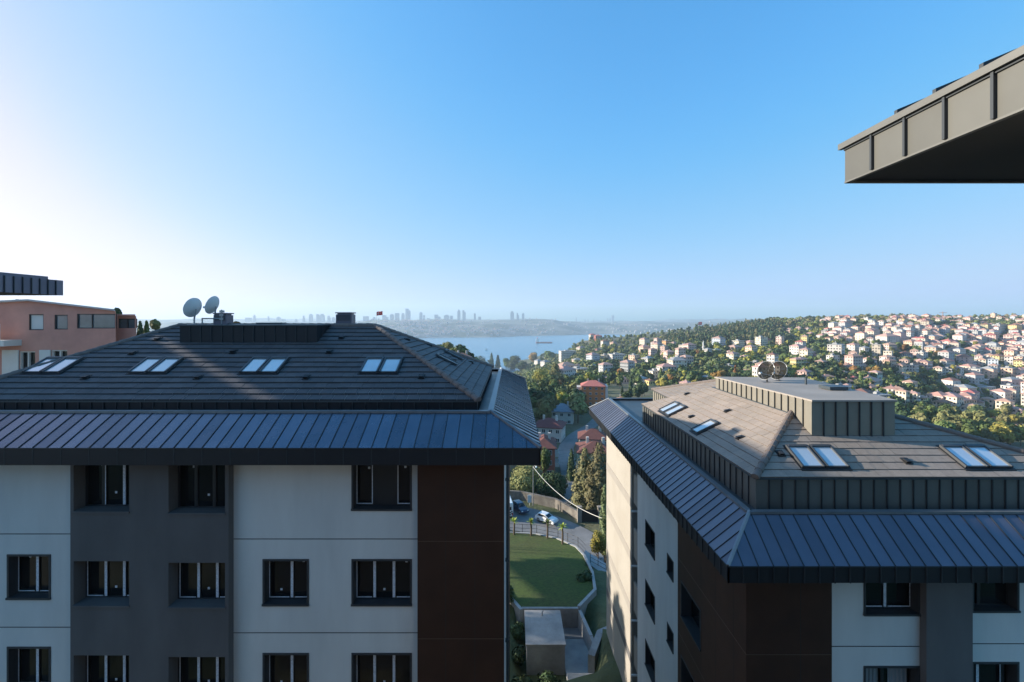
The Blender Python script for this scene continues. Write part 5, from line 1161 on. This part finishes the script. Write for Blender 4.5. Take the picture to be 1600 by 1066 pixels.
# the smallest far houses, too many to tell apart: one mass
mb = MB(); n = tr = 0; wk = ['white', 'cream', 'pink', 'peach', 'beige', 'grey']; rk = ['orange', 'pink', 'brown', 'grey', 'red']
while n < 170 and tr < 8000:
    tr += 1; px = rnd.uniform(1285, 1640); py = rnd.uniform(501, 560) if rnd.random() < .8 else rnd.uniform(560, 640)
    if px < 1430 and py > 535: continue
    p = on_ground(px, py)
    if p is None or p[1] > 1250 or not free(p[0], p[1], 4): continue
    placed.append((p[0], p[1], 4.5)); n += 1; x, y, z = p; a_ = rnd.uniform(.1, .7); c_, s_ = math.cos(a_), math.sin(a_); w_, d_, h_ = rnd.uniform(8, 14)/2, rnd.uniform(8, 12)/2, rnd.uniform(5, 13)
    def Lp(u, v, zz): return (x+u*c_-v*s_, y+u*s_+v*c_, z+zz)
    q = [(-w_,-d_),(w_,-d_),(w_,d_),(-w_,d_)]; wi = rnd.randrange(6); ri = 6+rnd.choice((0,0,0,1,1,2,3,4))
    mb.hexa([Lp(*k, -6) for k in q]+[Lp(*k, h_) for k in q], wi)
    e = .5; q2 = [Lp(-w_-e,-d_-e,h_),Lp(w_+e,-d_-e,h_),Lp(w_+e,d_+e,h_),Lp(-w_-e,d_+e,h_)]; g0, g1 = Lp(-w_*.3,0,h_+d_*.5), Lp(w_*.3,0,h_+d_*.5)
    for f in ([q2[0],q2[1],g1,g0],[q2[1],q2[2],g1],[q2[2],q2[3],g0,g1],[q2[3],q2[0],g0]): mb.poly(f, ri)
    for fl in range(max(1, int(h_/3))):
        for k in range(3):
            u = -w_+2*w_*(k+.5)/3; z0 = fl*3+1.1; mb.poly([Lp(u-.5,-d_-.05,z0),Lp(u+.5,-d_-.05,z0),Lp(u+.5,-d_-.05,z0+1.3),Lp(u-.5,-d_-.05,z0+1.3)], 11)
            v = -d_+2*d_*(k+.5)/3; mb.poly([Lp(-w_-.05,v-.5,z0),Lp(-w_-.05,v+.5,z0),Lp(-w_-.05,v+.5,z0+1.3),Lp(-w_-.05,v-.5,z0+1.3)], 11)
o = mb.build('hillside_town', [WM[k] for k in wk]+[RM[k] for k in rk]+[M['hwin']]); struct(o, 'stuff'); tag(o, 'carpet of small far houses filling the gaps of the right hillside', 'town')

# ------------------------------------------------------------------ trees near and far
def bt(px, pt, pb, D, wpx, kind, col, label, n=2600, leaf=.22, clear=.2, seed=0, name='tree', group=None):
    x = (px-800)/F*D; zb = (500-pb)/F*D; zt = (500-pt)/F*D; g_ = gz(x, D)
    if g_ < zb-.3: clear = 1-(zt-zb)*(1-clear)/(zt-g_); zb = g_
    big_tree(name, label, (x, D, zb), wpx/F*D/2, zt-zb, kind, col, n, leaf, group, clear, seed); placed.append((x, D, wpx/F*D/2))
bt(914, 698, 806, 94, 60, 'cone', 'cedar', 'tall grey-green conifer with sunlit flank, left of the pair by the slab', 6500, .22, .06, 1, 'conifer')
bt(936, 690, 812, 92, 72, 'cone', 'cedar', 'tall bushy conifer, right of the pair, reaching above the eave', 7500, .22, .05, 2, 'conifer')
bt(822, 716, 800, 104, 104, 'round', 'olive', 'broad sunlit olive tree under the left eave corner behind the lamp', 9000, .20, .12, 3)
bt(866, 726, 800, 100, 62, 'round', 'dark', 'dark green tree right of the lamp post behind the white car', 5000, .22, .12, 4)
bt(893, 700, 764, 112, 22, 'cone', 'dark', 'dark narrow conifer between the lane and the teal house', 3000, .2, .05, 5, 'conifer')
bt(851, 690, 748, 110, 26, 'round', 'green', 'green tree tucked below the left eave corner beside the brick house', 3000, .22, .15, 6)
bt(934, 822, 888, 56, 36, 'round', 'yellow', 'yellow-green shrub sunlit beside the slab and the path', 2600, .10, .12, 7, 'shrub')
bt(945, 758, 872, 62, 17, 'column', 'pale', 'slender pale green columnar tree against the sunlit slab', 2600, .12, .04, 8)
bt(700, 532, 556, 190, 22, 'round', 'olive', 'lone rounded pine top above the right slope of the left roof', 2500, .22, .35, 9)
bt(242, 494, 530, 58, 17, 'round', 'olive', 'olive tree right of the pink house, tallest of three', 1600, .16, .3, 10)
bt(229, 501, 530, 57, 11, 'cone', 'green', 'slim green conifer next to the olive tree by the pink house', 1200, .14, .1, 11, 'conifer')
bt(219, 502, 530, 59, 11, 'cone', 'dark', 'dark slim conifer touching the corner of the pink house', 1200, .14, .1, 12, 'conifer')
bt(184, 479, 520, 66, 14, 'round', 'dark', 'dark tree top behind the gable end of the pink house', 1400, .2, .3, 13)
bt(30, 463, 520, 70, 30, 'round', 'dark', 'dark tree peeping out between the pink house and the eave end', 1600, .25, .3, 14)
bt(371, 500, 530, 70, 14, 'round', 'autumn', 'reddish tree top behind the left roof box', 1200, .2, .2, 15)
for i, (px, pt, pb, wpx, kd, cl, lb) in enumerate(((733,550,574,16,'round','yellow','yellow-green tree rising behind the right slope of the left roof'),(750,553,578,22,'round','dark','dark rounded tree right of the yellow-green one by the roof slope'),(768,551,576,8,'cone','dark','pointed dark conifer silhouetted against the strait, left one'),(778,554,576,8,'cone','dark','pointed dark conifer silhouetted against the strait, right one'),(791,555,578,13,'round','green','green tree just right of the two pointed conifers'),(803,552,578,16,'round','dark','tall dark tree standing above the end of the left roof'),(818,560,580,18,'round','dark','low dark tree beside the tall one above the left roof end'),(835,547,566,11,'round','autumn','ochre tree in front of the water by the white houses'),(858,546,562,12,'round','green','green tree by the water left of the white block'),(846,572,600,20,'round','yellow','bright yellow-green tree at the top of the shady wood'),(868,568,596,14,'column','olive','olive pointed tree right of the bright yellow-green one'),(904,572,590,12,'round','pale','pale willow-like tree under the pink-roofed house'))):
    p = on_ground(px, pb+2); bt(px, pt, pb+2, p[1] if p is not None else 210+i*7, wpx*(1.75 if kd == 'round' else 1.3), kd, cl, lb, 1900, .32 if p is None else max(.3, p[1]*.0014), .03, 60+i)
# undergrowth by the hut and left wall, ivy-dark
for i, (x, y, r_, h_) in enumerate(((.3,36.5,.9,1.6),(.4,33.8,.9,1.5),(-.4,39.2,1.1,1.9),(.5,31.2,1.1,1.5),(2.6,31.4,1.2,1.2),(7.0,43.5,1.0,1.2),(7.6,46.8,.8,1.0))):
    big_tree('shrub', ['dark shrub left of the hut, nearest its far corner','dark shrub left of the hut, beside its near wall','dark shrub against the slanting kerb wall by the left building','dark shrub at the bottom left corner of the yard','low dark shrub in front of the hut','dark shrub on the bank right of the lawn kerb','small dark shrub on the bank near the lawn bend'][i], (x, y, gz(x, y)), r_, h_, 'round', 'dark', 900, .11, 'dark shrubs round the lawn', .02, 20+i)
# trees out of sight on the left slope that shade the gap
for i, (x, y) in enumerate(((-37,40),(-39,44.5),(-36.5,49),(-40,53),(-36,36))):
    g = gz(x, y); big_tree('tree', 'tree on the slope behind the left building, hidden but for its shade', (x, y, g), 3.0, -3.4-g-(i % 3)*.5-max(0, (y-60)*.06), 'round', 'dark', 1500, .4, 'trees on the slope behind the left building', .1, 40+i % 3, key=('hid', i % 3, round(g)))

placed += [(44,240,7),(42,233,6),(40,226,6),(37,205,5),(15,150,5),(11,146,4),(20,180,5),(24,130,4)]
# slope wood, left of the valley: trees one can tell apart
def scatter(n, fx, fy, cols, size, kinds, group, labf, leafn, leaf, tag_cat='tree', mind=2.6, seed=5, dmax=9e9):
    rnd = random.Random(seed); done = 0; tr = 0; info = []
    while done < n and tr < n*60:
        tr += 1; px, py = rnd.uniform(*fx), None
        py = rnd.uniform(*fy(px)); p = on_ground(px, py)
        if p is None or p[1] > dmax or p[2] < -122: continue
        if not free(p[0], p[1], mind): continue
        if min(float(seg_dist(np.array([p[0]]), np.array([p[1]]), q)[0][0]) for q in (ROAD1, ROAD2)) < 6: continue
        s_ = rnd.uniform(*size); placed.append((p[0], p[1], mind)); info.append((px, py, p, s_, rnd.choice(kinds), rnd.choice(cols))); done += 1
    protos = {}
    for (px, py, p, s_, kd, cl) in info:
        v = rnd.randrange(4); key = (kd, cl, v)
        hw = {'round': .42, 'cone': .2, 'column': .13}[kd]
        if key not in protos:
            rz = .43 if kd == 'round' else .48
            V, f = leaf_cloud(leafn, leaf, kd, v*7+3, hw, rz); V[:, 2] += 1-rz
            tm = trunk_mb(.55, .022, 3, v, .3); n0 = len(V)
            me = np_mesh('tree', V, f, [LM[cl], M['bark']], link=False)
            protos[key] = me
            # trunk joined to the same small mesh
            V2 = np.array(tm.v); F2 = [q for q in tm.f if len(q) == 4]
            me2 = np_mesh('tree', np.concatenate([V, V2]), np.concatenate([f, np.array(F2)+n0]), [LM[cl], M['bark']], np.concatenate([np.zeros(len(f)), np.ones(len(F2))]), link=False)
            bpy.data.meshes.remove(me); protos[key] = me2
        o = bpy.data.objects.new('conifer' if kd != 'round' else 'tree', protos[key]); C.objects.link(o)
        o.location = (p[0], p[1], p[2]-.2); o.scale = (s_*rnd.uniform(.85,1.15), s_*rnd.uniform(.85,1.15), s_*rnd.uniform(.9,1.1)); o.rotation_euler[2] = rnd.uniform(0, 6.28)
        tag(o, labf(px, py, kd, cl, s_), tag_cat, group)
def lab1(px, py, kd, cl, s_):
    v = 'at the top' if py < 575 else 'in the middle' if py < 620 else 'at the bottom'
    return '%s %s %s of the shady wood beyond the left eave' % (TREEWORD[cl], 'conifer' if kd != 'round' else 'tree', v)
scatter(78, (690, 905), lambda px: (552+max(0, (px-800)*.14), min(668, 560+max(0, px-700)*1.1)), ['dark','dark','dark','green','green','olive','yellow'], (8, 13), ['round','round','round','cone'], 'trees of the shady valley wood', lab1, 900, .058, mind=2.3, seed=8, dmax=330)
scatter(46, (712, 900), lambda px: (564-max(0,px-860)*.1, 588), ['dark','green','dark','olive','yellow','green'], (10, 15), ['round','round','round','cone'], 'trees along the upper edge of the valley wood', lambda px, py, kd, cl, s_: '%s %s on the rim of the wood below the strait, %s' % (TREEWORD[cl], 'conifer' if kd != 'round' else 'tree', 'behind the left roof' if px < 770 else 'above the shady wood'), 900, .058, mind=2.4, seed=21, dmax=420)
scatter(26, (880, 1005), lambda px: (596, 640), ['dark','green','green','dark','olive'], (8, 12), ['round','round','cone'], 'trees round the orange block', lambda px, py, kd, cl, s_: '%s %s %s the orange block' % (TREEWORD[cl], 'conifer' if kd != 'round' else 'tree', 'left of' if px < 905 else 'right of' if px > 946 else 'around'), 800, .06, mind=2.3, seed=9, dmax=420)
scatter(46, (1402, 1615), lambda px: (656, 704), ['green','green','olive','olive','dark','yellow'], (10, 15), ['round'], 'trees at the foot of the right hillside', lambda px, py, kd, cl, s_: '%s leafy tree beyond the right roof ridge, %s' % (TREEWORD[cl], 'left of the right skylights' if px < 1460 else 'above the right skylights' if px < 1530 else 'by the right edge'), 1100, .055, mind=3.2, seed=10, dmax=520)
def lab2(px, py, kd, cl, s_):
    v, h_ = zone_of(px, py); return '%s %s %s %s' % (TREEWORD[cl], 'conifer' if kd != 'round' else 'tree', v, h_)
scatter(135, (860, 1615), lambda px: (545, 640) if px < 1300 else (530, 636 if px < 1400 else 598), ['green','green','dark','olive','olive','yellow','dark','autumn'] , (8, 13), ['round','round','round','round','cone'], 'trees between the hillside houses', lab2, 420, .085, mind=3.4, seed=11, dmax=760)
bt(1124, 577, 594, 300, 28, 'round', 'autumn', 'large ochre tree left of the rooftop box among the houses', 1800, .5, .15, 30)
bt(1048, 584, 596, 300, 13, 'round', 'autumn', 'smaller ochre tree left of the large ochre one', 1000, .45, .15, 31)

# the rest of the wood on the hills: one mass
def wood(name, label, n, fx, fy, cols, size, kinds, leafn, leaf, seed, mind, sp=1.0, dmax=2300):
    rnd = random.Random(seed); base = {}
    for kd in kinds:
        for v in range(5):
            hw = {'round': .46, 'cone': .21}[kd]; rz = .5; V, f = leaf_cloud(leafn, leaf, kd, v*5+2, hw, rz); V[:, 2] += .5; base[kd, v] = (V, f)
    VS, FS, MI = [], [], []; off = 0; done = tr = 0; loc = []
    while done < n and tr < n*25:
        tr += 1; px = rnd.uniform(*fx); py = rnd.uniform(*fy(px)); p = on_ground(px, py)
        if p is None or p[1] > dmax or p[2] < -124: continue
        x, y, z = p[0]+rnd.uniform(-6,6), p[1]+rnd.uniform(-14,14), p[2]
        if not all((x-q[0])**2+(y-q[1])**2 > (q[2]+mind)**2*.32 for q in placed): continue
        if any((x-q[0])**2+(y-q[1])**2 < sp*sp for q in loc[-400:]): continue
        loc.append((x, y)); done += 1
        V, f = base[rnd.choice(kinds), rnd.randrange(5)]; s_ = rnd.uniform(*size); an = rnd.uniform(0, 6.28); c_, s2 = math.cos(an), math.sin(an)
        W_ = V.copy(); W_[:,0], W_[:,1] = V[:,0]*c_-V[:,1]*s2, V[:,0]*s2+V[:,1]*c_
        W_ = W_*np.array([s_, s_, s_*rnd.uniform(.75, 1.05)])+np.array([x, y, gz(x, y)-.5]); VS.append(W_); FS.append(f+off); off += len(V); MI.append(np.full(len(f), rnd.randrange(len(cols))))
    o = np_mesh(name, np.concatenate(VS), np.concatenate(FS), [LM[c] for c in cols], np.concatenate(MI)); struct(o, 'stuff'); tag(o, label, 'wood')
wood('hill_wood', 'leafy wood covering the middle hillside between the houses', 2300, (835, 1300), lambda px: (515 if px > 925 else 534 if px > 880 else 541, 600), ['green','dark','olive','dark','green','pale','yellow'], (7, 12), ['round'], 110, .14, 51, 1.0, 3.2)
wood('hill_wood', 'trees and gardens filling the gaps of the built-up right hillside', 1000, (1280, 1630), lambda px: (500, 650 if px < 1400 else 604), ['green','dark','olive','dark','green'], (6, 10), ['round'], 110, .14, 52, 1.5, 3.4)
wood('hill_wood', 'low trees between the cream blocks near the right edge', 130, (1400, 1640), lambda px: (600, 652), ['green','olive','dark','green'], (6, 9), ['round'], 130, .13, 58, 1.2, 3.2)
wood('conifer_wood', 'dark conifer forest along the crest of the hill', 1200, (1040, 1215), lambda px: (min(545, 533-(px-1040)*.02), 536) if px < 1090 else (508, 541), ['dark','cedar','dark'], (12, 18), ['cone'], 150, .10, 53, .5, 3.2)
wood('ridge_wood', 'wooded skyline ridge above the right hillside', 900, (1180, 1640), lambda px: (494, 512), ['dark','green','olive','cedar'], (9, 15), ['round'], 120, .14, 54, .5, 4.0, dmax=2000)
wood('slope_wood', 'tree cover running down towards the strait', 1500, (690, 925), lambda px: (545+max(0,(850-px)*.05), 598), ['dark','green','olive','dark','pale'], (8, 13), ['round'], 130, .14, 55, .6, 3.0, dmax=1300)
# ------------------------------------------------------------------ air
mb = MB(); mb.box(-8900, 8900, -260, 9400, -138, 300)
hz = bpy.data.materials.new('haze'); hz.use_nodes = True
n = hz.node_tree.nodes; n.clear(); out = n.new('ShaderNodeOutputMaterial'); pv = n.new('ShaderNodeVolumePrincipled')
pv.inputs['Color'].default_value = (.66, .83, 1.0, 1); pv.inputs['Density'].default_value = 1.2e-4; pv.inputs['Anisotropy'].default_value = .2
hz.node_tree.links.new(pv.outputs[0], out.inputs['Volume'])
struct(mb.build('haze', hz), 'stuff')
